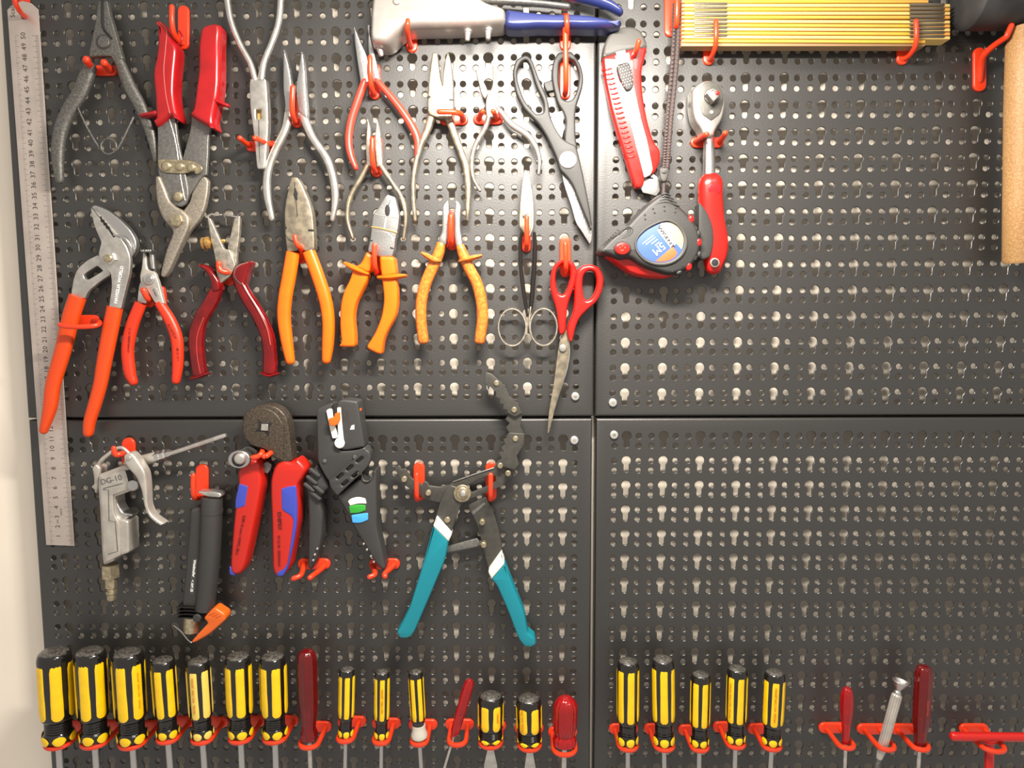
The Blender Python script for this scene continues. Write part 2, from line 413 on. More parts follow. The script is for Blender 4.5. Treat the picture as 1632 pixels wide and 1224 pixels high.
def panel(label, A, c0, c1, r0, r1, box, screws, px):
    """A: 3x2 affine (col,row,1)->mm ; columns c0..c1, rows r0..r1 (row up); box x0,x1,y0,y1 mm"""
    root = thing('perforated_panel', label, 'panel', px, 0)
    base = root.location
    A = np.array(A); cv = np.array(CV)
    VV = []; FF = []
    for c in range(c0, c1+1):
        for r in range(r0, r1+1):
            q = np.stack([c+cv[:, 0]/36, r+cv[:, 1]/24, np.ones(len(cv))], 1) @ A
            s = len(VV); VV += [(q[i, 0], q[i, 1], cv[i, 2]) for i in range(len(cv))]
            FF += [tuple(s+i for i in f) for f in CF]
    def gc(c, r): return tuple(np.array([c, r, 1.0]) @ A)
    inner = [gc(c0-.5, r0-17/24), gc(c1+.5, r0-17/24), gc(c1+.5, r1+7/24), gc(c0-.5, r1+7/24)]
    x0, x1, y0, y1 = box; R = 2.6
    rings = [(inner, 0.0)]
    for k in range(6):
        a = k/5*math.pi/2; d = R*(1-math.sin(a)); z = -R+R*math.cos(a)
        rings.append(([(x0+d, y0+d), (x1-d, y0+d), (x1-d, y1-d), (x0+d, y1-d)], z))
    rings.append(([(x0, y0), (x1, y0), (x1, y1), (x0, y1)], -GAP+0.5))
    t = 1.4
    rings.append(([(x0+t, y0+t), (x1-t, y0+t), (x1-t, y1-t), (x0+t, y1-t)], -GAP+0.5))
    rings.append(([(x0+t, y0+t), (x1-t, y0+t), (x1-t, y1-t), (x0+t, y1-t)], -1.6))
    rings.append((inner, -1.6))
    prev = None
    for p, z in rings:
        s = len(VV); VV += [(a, b, z) for a, b in p]
        if prev is not None:
            for i in range(4): FF.append((prev+i, prev+(i+1) % 4, s+(i+1) % 4, s+i))
        prev = s
    me = bpy.data.meshes.new('sheet'); me.from_pydata([tuple(W(*v)-base) for v in VV], [], FF)
    me.update(); me.polygons.foreach_set('use_smooth', [True]*len(me.polygons)); me.set_sharp_from_angle(angle=math.radians(35))
    me.materials.append(MT['panel']); o = bpy.data.objects.new('sheet', me); COL.objects.link(o); o.parent = root
    for sx, sy in screws:
        sc = disc('screw', sx, sy, 6.8, 0.1, 2.6, 'screw', root, bev=1.6, bevh=1.4)
        disc('screw_recess', sx, sy, 2.9, 2.5, 2.75, 'oldsteel', sc, bev=0.05, n=6)
AFF = {0: [[36.089, 0.012], [-0.043, 24.148], [0.749, 0.39]], 1: [[36.718, 0.067], [0.13, 25.019], [60.785, -30.375]],
       2: [[35.946, -0.041], [0.073, 24.084], [0.069, -76.389]], 3: [[36.642, -0.029], [0.129, 24.856], [63.227, -73.29]]}
TOPM = 395; RGT = 545; BOT = -470
panel('upper left perforated black metal panel, behind the rows of pliers', AFF[0], -14, 0, -1, 15, (-532.6, 30.2, -53.2, TOPM), [(917, 632)], (500, 660))
panel('upper right perforated black metal panel, behind the tape measure and folding ruler', AFF[1], 0, 12, 0, 16, (31.6, RGT, -53.2, 395), [(977, 642)], (1290, 660))
panel('lower left perforated black metal panel, behind the teal pliers', AFF[2], -14, 0, -15, 0, (-532.2, 28.8, BOT, -55.4), [(915.5, 702)], (500, 1200))
panel('lower right perforated black metal panel, its upper half empty', AFF[3], 0, 12, -15, 0, (32.6, RGT, BOT, -55.4), [(979, 693.5)], (1290, 1200))
# ------------------------------------------------------------------ top row, left to right
def ruler():
    thing('steel_ruler', 'long steel ruler hanging down the left edge of the board', 'ruler', (96, 870), 2)
    plate('blade', [(11.5, 16), (20, 6), (36, 1.5), (50, 5), (61, 15), (118.3, 870), (73.5, 868.5)], 0.5, 1.6, 'rulersteel', bev=0.15, mode='n', holes=[circ(38, 26, 5, 14)])
    b = PM(95.9, 869.5, 1.6); t = PM(38.8, 57, 1.6)
    u = Vector((t[0]-b[0], t[1]-b[1])); Lm = u.length; u.normalize(); n = Vector((u.y, -u.x)); k = Lm/500.0
    H = 1.68
    V = []; Fc = []
    def bar(s, a, c, w=0.2):
        o = Vector((b[0], b[1]))+u*s*k; i = len(V)
        for ss, aa in ((-w/2, a), (-w/2, c), (w/2, c), (w/2, a)):
            p = o+u*ss+n*aa; V.append((p.x, p.y, H))
        Fc.append((i, i+1, i+2, i+3))
    hw = 14.0
    for mm in range(1, 501):
        L = 6.8 if mm % 10 == 0 else (5.2 if mm % 5 == 0 else 3.7)
        bar(mm, hw-L, hw-0.3, 0.26 if mm % 5 == 0 else 0.2)
        L2 = 4.2 if mm % 10 == 0 else (3.0 if mm % 5 == 0 else 1.7)
        if mm % 10 == 0 or mm % 2 == 0 or mm % 5 == 0: bar(mm, -hw+4.6, -hw+4.6+L2, 0.18)
    sc = mk('scale_marks', V, Fc, 'ink', smooth=False, kind='stuff')
    ang = math.degrees(math.atan2(u.y, u.x))
    for cmn in range(1, 51):
        p = Vector((b[0], b[1]))+u*(cmn*10*k)+n*(-1.0)
        # pixel of that point is not needed: place directly in millimetres
        num(str(cmn), p.x, p.y, 4.6, ang, H)
    q = Vector((b[0], b[1]))+u*(523*k)+n*(-9.5); num('Scala', q.x, q.y, 4.4, ang, H, 'maker_mark')
    q = Vector((b[0], b[1]))+u*(35*k)+n*(3.5); num('INOX', q.x, q.y, 2.0, ang, H, 'maker_mark')
    q = Vector((b[0], b[1]))+u*(25*k)+n*(-1.0); num('cm', q.x, q.y, 2.6, ang, H, 'maker_mark')
def num(s, X, Y, hmm, deg, h, name='numeral', m='ink'):
    cu = bpy.data.curves.new(name, 'FONT'); cu.body = s; cu.align_x = 'CENTER'; cu.align_y = 'CENTER'; cu.size = 1; cu.resolution_u = 2
    to = bpy.data.objects.new('tmp_text', cu); COL.objects.link(to)
    dg = bpy.context.evaluated_depsgraph_get(); me = bpy.data.meshes.new_from_object(to.evaluated_get(dg))
    vs = [v.co.copy() for v in me.vertices]; fs = [tuple(p.vertices) for p in me.polygons]
    bpy.data.objects.remove(to, do_unlink=True); bpy.data.meshes.remove(me)
    k = hmm/0.7; c, sn = math.cos(math.radians(deg)), math.sin(math.radians(deg))
    return mk(name, [(X+v.x*k*c-v.y*k*sn, Y+v.x*k*sn+v.y*k*c, h) for v in vs], fs, m, smooth=False)
ruler()
thing('ruler_hook', 'red hook through the hole at the top of the steel ruler', 'hook', (38, 20), 0)
tube('peg', [(39, 26, 2, 8), (37, 24, 8, 7.5), (31, 17, 18, 7.5), (25, 6, 25, 7.5), (23, -10, 27, 7.5), (22, -22, 27, 7.5)], 'hook', rd=True)
plate('back_plate', stad(30, -30, 48, 30), 0.1, 0.45, 'hook', bev=0.1, mode='n')

# dark circlip pliers
k = K(80, 0, 4.078)
thing('circlip_pliers', 'dark grey circlip pliers with a wire spring between open handles', 'pliers', (165, 66))
plate('handle_side', k([(311, 5), (370, 5), (385, 90), (420, 200), (455, 330), (470, 380), (410, 400), (395, 365), (330, 360), (250, 372), (255, 320), (285, 190), (300, 90)]), 8, 14, 'darksteel', bev=1)
tube('jaw_gap', k([(340, 6, 14.1, 4), (341, 100, 14.1, 4), (348, 185, 14.1, 4), (400, 250, 14.1, 3)]), 'dark', n=6)
disc('pivot', *k([(345, 270)])[0], 9.5, 13.5, 15.6, 'darksteel', bev=0.8)
disc('pivot_ring', *k([(345, 270)])[0], 12.5, 13.0, 14.6, 'blacksteel', bev=0.4)
tube('handle', k([(262, 440, 12, 19, 9), (235, 500, 12, 22, 9), (195, 600, 12, 22, 9), (110, 740, 12, 21, 9), (62, 880, 12, 20, 9), (50, 1020, 12, 18, 8), (62, 1170, 12, 12, 7)]), 'darksteel', e=2.6)
tube('handle', k([(435, 360, 10, 14, 8), (470, 450, 10, 17, 8), (520, 570, 10, 19, 8), (590, 700, 9, 19, 8), (650, 860, 8, 16, 7), (690, 1040, 7, 9, 6)]), 'darksteel', e=2.6)
sp = [(175, 690, 13, 3.2), (240, 830, 13, 3.2), (320, 965, 13, 3.2)]
for i in range(0, 15):
    a = math.radians(140-i*30); sp.append((380+50*math.cos(a), 952-50*math.sin(a)*-1 if False else 952+50*math.sin(a), 13+i*0.12, 3.2))
sp += [(440, 965, 14, 3.2), (490, 870, 13.5, 3.2), (540, 765, 12, 3.2)]
tube('spring', k(sp), 'darksteel', n=8, sub=2)
dhook('red double hook under the dark circlip pliers', 150, 176, 112, [(138, 95), (166, 100)], w=11, L=26, plate_box=(148, 103, 186, 120))

# tin snips
k = K(220, 0, 5.32); k3 = K(230, 210, 5.1)
thing('tin_snips', 'tin snips hanging jaws down with two thick red grips', 'snips', (285, 320))
plate('arm', [(306, 180), (341, 190), (332, 215), (331, 249), (329, 279), (322, 281), (302, 312), (296, 324), (288, 322), (284, 300), (291, 251), (303, 208)], 6, 10, 'greysteel', bev=1)
plate('arm', [(250, 185), (279, 185), (283, 222), (289, 252), (297, 285), (301, 312), (295, 326), (287, 330), (275, 325), (267, 312), (251.6, 277), (250.6, 255), (251, 215)], 10, 14, 'greysteel', bev=1)
tube('ridge_glint', [(270, 190, 14.2, 1.5), (279, 222, 14.2, 1.5), (284, 253, 14.2, 1.5), (289, 290, 14.2, 1.5), (295, 320, 14.2, 1.5)], 'chrome', n=6)  # bright tube stands in for the highlight along the arm's fold
plate('jaw', [(321, 281.6), (326, 280.6), (331.6, 287.5), (331, 304), (326, 331.6), (316, 353), (301.6, 368), (288, 395), (268, 432), (262, 438), (276, 400), (285, 375), (280, 350), (292, 335), (303, 320), (305.5, 306)], 6, 12, 'cast', bev=1.6)
plate('jaw', [(246.7, 280.6), (253.5, 279.6), (262, 300), (269, 320), (281, 330.5), (292.7, 336), (300.6, 347), (300.6, 361), (286.9, 392), (269, 431.6), (261.4, 442), (255.5, 440.4), (255.5, 433.5), (264.3, 398), (274, 374.7), (275, 367), (257.5, 347), (249.6, 325.7), (246.7, 300)], 9, 17, 'cast', bev=2.2)
plate('latch', k3([(105, 235), (130, 220), (350, 228), (420, 245), (470, 285), (472, 312), (430, 345), (405, 335), (405, 312), (370, 327), (310, 342), (160, 332), (118, 300)]), 14, 16, 'gold', bev=0.8)
for x, y, r in ((263.3, 264, 8), (285, 264.5, 7), (303.5, 266, 7), (282.5, 312.4, 8)):
    disc('rivet', x, y, r, 14, 18.5, 'gold', bev=2.6, bevh=2.2)
hexa('bolt', 280, 350.8, 10.5, 15, 20.5, 'gold')
plate('grip', k([(150, 150), (195, 180), (250, 240), (290, 330), (330, 390), (325, 480), (310, 620), (303, 780), (320, 900), (350, 1010), (330, 1025), (270, 972), (220, 1010), (150, 1065), (125, 1058), (138, 1003), (136, 935), (130, 800), (115, 680), (115, 580), (140, 480), (155, 350)]), 4, 21, 'redgrip', bev=4.2, bevh=7, seg=5)
plate('grip', k([(520, 240), (560, 200), (640, 185), (690, 200), (697, 250), (687, 350), (690, 480), (687, 700), (672, 833), (655, 900), (635, 1000), (640, 1045), (655, 1085), (640, 1097), (540, 1045), (430, 975), (430, 950), (457, 920), (470, 820), (500, 600), (500, 380)]), 4, 21, 'redgrip', bev=4.2, bevh=7, seg=5)
tube('thumb_spur', k([(170, 968, 13, 11, 14), (90, 978, 13, 8, 11), (36, 981, 13, 6.5, 8)]), 'redgrip')
tube('thumb_spur', k([(622, 842, 15, 9, 12), (650, 853, 15, 9, 12), (720, 882, 15, 7, 9), (763, 898, 15, 5.5, 7)]), 'redgrip')
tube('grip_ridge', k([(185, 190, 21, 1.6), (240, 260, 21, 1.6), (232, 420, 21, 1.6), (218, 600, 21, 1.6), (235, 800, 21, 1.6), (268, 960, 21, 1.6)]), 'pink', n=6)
tube('eyelet', k([(300, 380, 12, 3), (350, 370, 13, 3), (375, 310, 13, 3), (350, 262, 12, 3)]), 'redgrip', n=8, rd=True)
jhook('red hook holding the red-handled tin snips', 291.5, 8, 78, (274, 11), w=8, dep=28)

# long-nose pliers, jaws down
k = K(350, 0, 3.4)
thing('long_nose_pliers', 'bright steel long-nose pliers hanging upside down, handles leaving the top', 'pliers', (411, 180))
tube('handle', [(355, -38, 12, 10, 6), (360, -15, 12, 10, 6)]+k([(60, 110, 12, 9.5, 6), (110, 240, 12, 9.5, 6), (165, 340, 12, 9.5, 6), (192, 432, 12, 10, 6)]), 'steel')
tube('handle', [(449, -38, 12, 10, 6), (448, -10, 12, 10, 6)]+k([(320, 120, 12, 9.5, 6), (280, 240, 12, 9.5, 6), (240, 340, 12, 10, 6), (225, 432, 12, 11, 6)]), 'steel')
plate('jaws', k([(165, 425), (200, 432), (245, 423), (252, 440), (262, 600), (262, 700), (245, 900), (240, 915), (205, 915), (200, 900), (185, 730), (165, 590), (160, 460)]), 8, 17, 'steel', bev=1.2, holes=[k([(195, 592), (224, 590), (226, 643), (197, 646)])])
plate('jaw_bottom', k([(193, 588), (228, 588), (228, 648), (193, 648)]), 9, 10, 'brass', bev=0.1, mode='n')
tube('jaw_split', k([(212, 650, 17, 1.2), (214, 780, 17, 1.2), (220, 905, 16.6, 1.2)]), 'dark', n=6)
dhook('double hook gripping the upside-down long-nose pliers', 397, 435, 232, [(382, 220), (406, 220)], w=8, L=30, plate_box=(391, 224, 443, 241))

# silver needle-nose
thing('needle_nose_pliers', 'silver needle-nose pliers with bare curved handles, open', 'pliers', (470, 180))
plate('jaw', k([(350, 265), (356, 290), (375, 360), (390, 460), (388, 600), (352, 605), (356, 570), (345, 480), (345, 300)]), 8, 16, 'chrome', bev=1.0)
plate('jaw', k([(445, 275), (452, 300), (460, 380), (466, 500), (476, 610), (470, 645), (430, 605), (412, 480), (430, 370), (438, 300)]), 8, 16, 'chrome', bev=1.0)
tube('handle', k([(378, 590, 12, 12, 7), (358, 700, 12, 12, 7), (300, 820, 12, 12, 7), (262, 930, 12, 12, 7), (258, 1050, 12, 12, 7), (285, 1185, 12, 9, 6)]), 'steel', e=2.6)
tube('handle', k([(450, 620, 12, 14, 7), (500, 740, 12, 12, 7), (580, 860, 12, 12, 7), (618, 980, 12, 12, 7), (627, 1090, 12, 11, 7), (612, 1190, 12, 7, 6)]), 'steel', e=2.6)
jhook('red hook between the jaws of the silver needle-nose pliers', 473, 150, 203, (466.5, 139), w=8, dep=26)

# orange-handled needle nose
k = K(540, 30, 3.4)
thing('needle_nose_pliers', 'small needle-nose pliers with thin faded red dipped handles', 'pliers', (592, 120))
plate('jaw', k([(82, 40), (92, 60), (120, 130), (150, 190), (160, 260), (160, 345), (118, 347), (100, 230), (85, 120)]), 8, 15, 'chrome', bev=0.9)
plate('jaw', k([(162, 28), (166, 80), (188, 160), (215, 290), (220, 330), (188, 342), (165, 235), (157, 130)]), 8, 15, 'chrome', bev=0.9)
tube('handle', k([(140, 340, 12, 12, 8), (100, 450, 12, 12, 8), (65, 560, 12, 12, 8), (53, 660, 12, 12, 8), (65, 740, 12, 11, 8), (92, 808, 12, 8, 7)]), 'pink')
tube('handle', k([(205, 335, 12, 10, 8), (280, 420, 12, 11, 8), (350, 510, 12, 12, 8), (400, 590, 12, 13, 8), (427, 660, 12, 12, 8), (425, 745, 12, 9, 7)]), 'pink')
jhook('red hook between the jaws of the faded red handled pliers', 597, 100, 158, (589.5, 92), w=8, dep=25)

# small bare needle-nose
thing('needle_nose_pliers', 'tiny bare steel needle-nose pliers below the faded red handled ones', 'pliers', (597, 262))
plate('jaw', k([(155, 540), (162, 560), (172, 620), (168, 650), (182, 660), (184, 700), (175, 800), (150, 792), (145, 690)]), 8, 14, 'oldsteel', bev=0.8)
plate('jaw', k([(205, 545), (212, 560), (227, 650), (232, 740), (236, 790), (205, 803), (196, 700), (195, 640), (200, 590)]), 8, 14, 'oldsteel', bev=0.8)
tube('handle', k([(163, 785, 11, 9, 6), (110, 880, 11, 8, 6), (62, 970, 11, 7.5, 6), (46, 1080, 11, 7, 6), (76, 1190, 11, 5.5, 5)]), 'rusty')
tube('handle', k([(220, 785, 11, 9, 6), (290, 890, 11, 8, 6), (345, 980, 11, 8, 6), (364, 1080, 11, 7, 6), (350, 1192, 11, 5.5, 5)]), 'rusty')
jhook('red hook between the jaws of the tiny bare pliers', 600, 215, 282, (593, 222), w=8, dep=24)

# bare combination pliers
k = K(650, 70, 4.22)
thing('combination_pliers', 'rust-spotted bare steel combination pliers with long thin handles', 'pliers', (704, 170))
plate('head', [(689, 83), (697, 84), (699, 100), (701, 120), (705, 137), (706, 115), (710, 90), (714.5, 83), (718, 95), (721, 117), (722.5, 141), (722.5, 176), (720, 187), (700, 189), (683, 182), (681, 172), (682, 141), (685.5, 106)], 8, 18, 'rusty', bev=1.2)
plate('side_notch', k([(132, 348), (152, 350), (152, 362), (132, 364)]), 15, 18.3, 'dark', bev=0.1, mode='n')
plate('side_notch', k([(276, 370), (306, 370), (306, 382), (276, 382)]), 15, 18.3, 'dark', bev=0.1, mode='n')
tube('handle', [(690, 178, 12, 15, 7)]+k([(140, 560, 12, 12, 7), (85, 690, 12, 9, 7), (45, 850, 12, 8, 7), (36, 1000, 12, 7.5, 7), (50, 1185, 12, 6, 6)]), 'rusty', e=2.6)
tube('handle', [(714, 186, 12, 13, 7)]+k([(310, 600, 12, 12, 7), (350, 710, 12, 11, 7), (390, 830, 12, 11, 7), (406, 1000, 12, 10, 7), (400, 1185, 12, 5, 6)]), 'rusty', e=2.6)
thing('double_tool_hook', 'red hook bar across the rust-spotted combination pliers', 'hook', (738, 190), 0)
plate('back_plate', stad(700, 181, 746, 199), 0.15, 3.2, 'hook', bev=1.2, mode='n')
tube('prong', [(738, 190, 2, 11), (737, 186, 12, 9), (733, 181, 22, 8.5), (722, 178.5, 27, 8.5), (700, 178, 28, 8.5)], 'hook', rd=True)

# little pliers
thing('needle_nose_pliers', 'little worn pliers with one handle bowed out, beside the grey scissors', 'pliers', (785, 165))
plate('jaw', [(757, 109), (760.5, 111), (776.5, 141), (777.5, 150), (773, 158), (768, 151), (765, 140)], 9, 13, 'rusty', bev=0.7)
plate('jaw', [(785, 101), (788, 105), (792.5, 129), (794.5, 150), (795.5, 175), (792, 187), (776, 187), (774, 176), (774, 158), (778, 148), (784, 141), (786, 125)], 8, 14, 'rusty', bev=0.9)
tube('handle', [(781, 176, 11, 9, 6), (780, 184, 11, 9, 6), (773, 205, 11, 8, 6), (759, 229, 11, 7.5, 6), (752.5, 252.5, 11, 7, 6), (754, 283, 11, 6, 6), (765, 304, 11, 4.5, 5)], 'oldsteel')
tube('handle', [(792, 172, 12, 8, 6), (799, 179, 12, 9, 6), (816, 199, 12, 10, 6), (839.6, 214.5, 12, 10, 6), (853.5, 233.5, 12, 9, 6), (859.7, 255, 12, 7, 6), (858.5, 277, 12, 5.5, 5)], 'steel')
dhook('red double hook under the little worn pliers', 763, 792, 189, [(769, 177.5), (786, 177.5)], w=8.5, L=26, plate_box=(754, 181, 802, 198))

# kitchen scissors
k = K(810, 70, 3.7)
thing('kitchen_scissors', 'large grey-handled kitchen scissors with a white round pivot cap', 'scissors', (905, 254))
plate('blade', k([(300, 700), (335, 762), (385, 830), (460, 1000), (495, 1100), (492, 1160), (480, 1180), (430, 1100), (400, 1060), (370, 950), (335, 850)]), 7, 8.6, 'chrome', bev=0.4)
plate('handle', k([(335, 40), (375, 45), (425, 110), (445, 190), (440, 250), (420, 310), (400, 370), (395, 430), (398, 560), (410, 620), (340, 620), (330, 560), (342, 450), (325, 400), (290, 350), (265, 250), (255, 180), (265, 95), (295, 50)]), 6, 13, 'grey', bev=1.8, holes=[k([(302, 110), (325, 82), (345, 78), (390, 98), (415, 150), (420, 200), (405, 280), (380, 325), (350, 337), (318, 322), (297, 220)])])
plate('nutcracker_teeth', k([(262, 410), (290, 402), (318, 395), (330, 430), (322, 460), (335, 490), (325, 520), (318, 555), (300, 545), (270, 500), (252, 440)]), 6, 8, 'steel', bev=0.4, mode='n')
plate('thumb_stop', k([(208, 225), (262, 212), (270, 275), (228, 282), (212, 250)]), 5, 11, 'grey', bev=1)
plate('handle', k([(85, 68), (110, 64), (140, 88), (180, 200), (232, 320), (242, 370), (245, 420), (290, 515), (330, 568), (400, 600), (412, 640), (440, 760), (480, 960), (496, 1080), (490, 1100), (440, 985), (380, 830), (340, 775), (305, 745), (285, 670), (230, 550), (180, 470), (90, 380), (42, 285), (24, 160), (45, 92)]), 8, 15, 'grey', bev=1.8, holes=[k([(70, 112), (90, 95), (110, 92), (130, 130), (165, 250), (212, 345), (208, 405), (165, 414), (95, 335), (55, 220), (50, 160)])])
disc('pivot_cap', *k([(353, 681)])[0], 13.6, 14, 17.5, 'whitew', bev=2)
jhook('red hook through the right loop of the grey kitchen scissors', 900.5, 97, 158, (901, 47), w=8.5, dep=30)

# rivet gun
k = K(570, 0, 3.795)
thing('rivet_gun', 'silver hand rivet gun with blue rubber handles lying along the top edge', 'rivet gun', (700, 40))
plate('body', [(594, -30), (735, -30), (773, 0), (806, 10), (806, 34), (760, 38), (700, 40), (667, 40), (645, 42), (632, 52), (622, 63), (612, 68), (592, 66), (588, 58), (589, 20)], 6, 40, 'silverpaint', bev=4.6, bevh=12, seg=6)
lathe('nose_piece', PM(604, 72, 22), PM(608, 89, 22), [(-2, 5.4), (1, 5.4), (2, 4.8), (2, 3.0), (8, 2.5), (10, 1.8)], 'steel')
lathe('spare_nosepiece', PM(745.5, 46, 26), PM(745, 60, 26), [(0, 4.2), (3, 4.2), (3.3, 3.4), (4, 3.2), (10, 2.2), (10.6, 1.4)], 'steel')
lathe('spare_nosepiece', PM(778.5, 44, 26), PM(778, 58, 26), [(0, 4.2), (3, 4.2), (3.3, 3.4), (4, 3.2), (10, 2.2), (10.6, 1.4)], 'steel')
disc('screw', 632, 1, 6, 40, 41.5, 'oldsteel', bev=0.8)
tube('handle_bar', [(760, -2, 22, 14, 10), (800, 2, 22, 10, 10), (860, 6, 22, 9, 10), (905, 11, 22, 9, 9)], 'greysteel')
plate('grip', k([(892, 42), (1000, 58), (1100, 68), (1200, 75), (1300, 73), (1400, 80), (1530, 104), (1585, 128), (1600, 142), (1585, 150), (1540, 156), (1400, 160), (1290, 154), (1200, 160), (1100, 156), (1000, 164), (920, 164), (885, 148)]), 10, 34, 'bluegun', bev=4, bevh=10, seg=6)
tube('grip', [(868, -18, 22, 16, 18), (900, -10, 22, 17, 18), (940, -1, 22, 17, 18), (970, 9, 22, 15, 16), (988, 20, 22, 10, 14)], 'bluegun')
jhook('red hook under the silver nose end of the rivet gun', 656, 26, 83, (650, 33), w=7.5, dep=42)
jhook('red hook under the blue handle end of the rivet gun', 901, 20, 80, (903, 27), w=7.5, dep=38)

# utility knife
k = K(950, 30, 4.22)
thing('utility_knife', 'red and black snap-off utility knife with knurled slider', 'knife', (1000, 190))
plate('body', k([(45, 255), (190, 205), (345, 180), (330, 250), (305, 350), (310, 470), (325, 580), (350, 700), (385, 820), (430, 880), (432, 960), (390, 1040), (368, 1044), (345, 1040), (325, 1060), (327, 1100), (300, 1137), (265, 1132), (240, 1060), (200, 930), (150, 780), (100, 600), (60, 400)]), 4, 16, 'redbright', bev=2.2)
plate('end_cap', k([(45, 262), (45, 240), (57, 160), (90, 100), (130, 68), (170, 52), (250, 48), (305, 78), (340, 150), (345, 188), (330, 195), (190, 218)]), 3, 17.2, 'greylt', bev=2.6)
plate('blade_channel', [(980, 88), (1003, 83), (1010, 135), (1022, 190), (1032, 225), (1041, 270), (1037, 279), (1027, 284), (1012, 226), (998, 168), (987, 125)], 15.5, 16.6, 'chrome', bev=0.4)
plate('blade_tip', [(1020, 283), (1041, 277), (1049, 283), (1052, 304), (1046, 312), (1025, 307), (1020, 298)], 9, 11, 'chrome', bev=0.3, mode='n')
plate('blade_slot', k([(328, 1046), (385, 1068), (386, 1078), (340, 1072)]), 11, 11.3, 'dark', bev=0.05, mode='n')
plate('slider_stem', [(981, 82), (997, 78), (1001, 100), (985, 104)], 16, 18.5, 'chrome', bev=0.8)
plate('slider', [(983, 105), (1003, 99.5), (1008, 115), (1010, 137), (1005, 143), (998, 144), (990, 130), (984.5, 115)], 16, 20.5, 'ink', bev=1.2)
for i in range(5):
    for j in range(8):
        x = 986.5+i*4.1+j*0.9+(j % 2)*1.8; y = 106-i*1.3+j*4.4
        plate('slider_knurl', [(x, y-1.1), (x+1.1, y), (x, y+1.1), (x-1.1, y)], 20.3, 21.0, 'steel', bev=0.3, mode='n') if x < 1009 and y < 141 else None
L0, L1 = k([(48, 345)])[0], k([(205, 935)])[0]
for i in range(19):
    t = i/18; x = L0[0]+(L1[0]-L0[0])*t; y = L0[1]+(L1[1]-L0[1])*t
    tube('grip_rib', [(x-1.5, y+1, 8, 3.2), (x+0.5, y, 14.5, 3.2), (x+7, y-1.0, 16.3, 3.0), (x+13, y-2.5, 16.0, 2.4)], 'redbright', n=8, sub=2, rd=True)
for i in range(12):
    t = i/11; x, y = k([(238+107*t, 458+412*t)])[0]
    disc('stop_notch', x, y, 2.3, 16.0, 16.4, 'textdark', bev=0.1, n=8)
plate('recess', k([(262, 205), (300, 195), (292, 260), (275, 345), (262, 340), (250, 260)]), 16.0, 16.35, 'textdark', bev=0.1)
thing('peg_hook', 'short red peg hook through the utility knife below its black cap', 'hook', (1010, 88), 0)
tube('peg', [(1007, 92, 2, 10), (1010, 88, 14, 10), (1012, 84, 22, 8.5), (1015, 77, 29, 8), (1018, 66, 32, 7.5)], 'hook', rd=True)

# tape measure, lanyard
k = K(940, 270, 6.12); kc = K(950, 30, 4.22)
thing('tape_measure', 'grey and red tape measure with a round blue and cream label, hanging by its cord', 'tape measure', (1050, 385))
plate('lower_case', k([(120, 815), (250, 905), (380, 1003), (470, 1035), (560, 1052), (700, 1062), (770, 1058), (900, 1000), (800, 800), (300, 760)]), 2, 24, 'redbright', bev=3.5, bevh=7, seg=5)
plate('case', k([(85, 785), (130, 740), (240, 630), (360, 540), (450, 440), (560, 330), (650, 262), (700, 228), (770, 242), (830, 318), (880, 350), (960, 420), (1050, 530), (1092, 650), (1092, 780), (1052, 880), (980, 965), (880, 1015), (780, 1035), (620, 985), (500, 940), (420, 880), (380, 865), (300, 885), (230, 855), (160, 830), (100, 830)]), 6, 34, 'grey', bev=4.5, bevh=8, seg=5)
plate('label_rim', k([(690, 490), (780, 480), (870, 525), (950, 630), (965, 740), (915, 850), (820, 920), (720, 945), (620, 935), (520, 890), (455, 810), (432, 720), (460, 640), (560, 550)]), 33, 36, 'greylt', bev=1.5, holes=[k([(690, 518), (760, 503), (860, 550), (918, 650), (918, 760), (860, 855), (765, 903), (640, 907), (535, 870), (470, 795), (454, 720), (480, 655), (560, 582)])])
lab = k([(690, 518), (760, 503), (860, 550), (918, 650), (918, 760), (860, 855), (765, 903), (640, 907), (535, 870), (470, 795), (454, 720), (480, 655), (560, 582)])
plate('label', lab, 33, 34.3, 'lblblue', bev=0.1)
kb = K(1010, 345, 15.3)
plate('label_print', kb([(680, 160), (790, 145), (900, 155), (1010, 200), (1110, 280), (1175, 390), (1210, 500), (1212, 620), (1185, 740), (1165, 800), (1040, 660), (640, 230)]), 34.3, 34.42, 'lblcream', bev=0.02, mode='n')
plate('label_print', kb([(625, 235), (665, 175), (700, 190), (1035, 660), (905, 765), (580, 345)]), 34.3, 34.55, 'lblwhite', bev=0.02, mode='n')
plate('label_print', kb([(905, 765), (960, 735), (1060, 890), (1000, 990), (880, 1060), (760, 1090), (640, 1100), (535, 1090)]), 34.3, 34.5, 'lblorange', bev=0.02, mode='n')
text('lettering', '5M', *kb([(612, 788)])[0], 12, -140, 34.9, 'lblwhite', squash=0.95)
text('lettering', 'WISENT', *kb([(788, 498)])[0], 5.0, -54, 35.2, 'ink', squash=1.6, bold=0.02)
for i, (a, b, c) in enumerate(((350, 560, 340), (395, 570, 300), (470, 570, 190), (520, 600, 130))):
    x, y = kb([(a+i*18, b+i*22)])[0]; l = c/15.3/2; dx, dy = math.cos(math.radians(38)), -math.sin(math.radians(38))
    tube('label_line', [(x-l*dx, y-l*dy, 34.4, 1.2, 0.2), (x+l*dx, y+l*dy, 34.4, 1.2, 0.2)], 'lblwhite', n=6, sub=1, cap=(0, 0))
disc('button_ring', 992.3, 396.5, 14, 32, 36, 'grey', bev=1.5, ry=12)
disc('lock_button', 992.3, 396, 12, 35, 38, 'redbright', bev=1.6, ry=10)
for dx, dy in ((-4, -1), (0, -4), (1, 3), (4, -1), (-2, 3.5)): disc('button_dimple', 992.3+dx, 396+dy, 1.5, 37.8, 38.4, 'pink', bev=0.3, n=8)
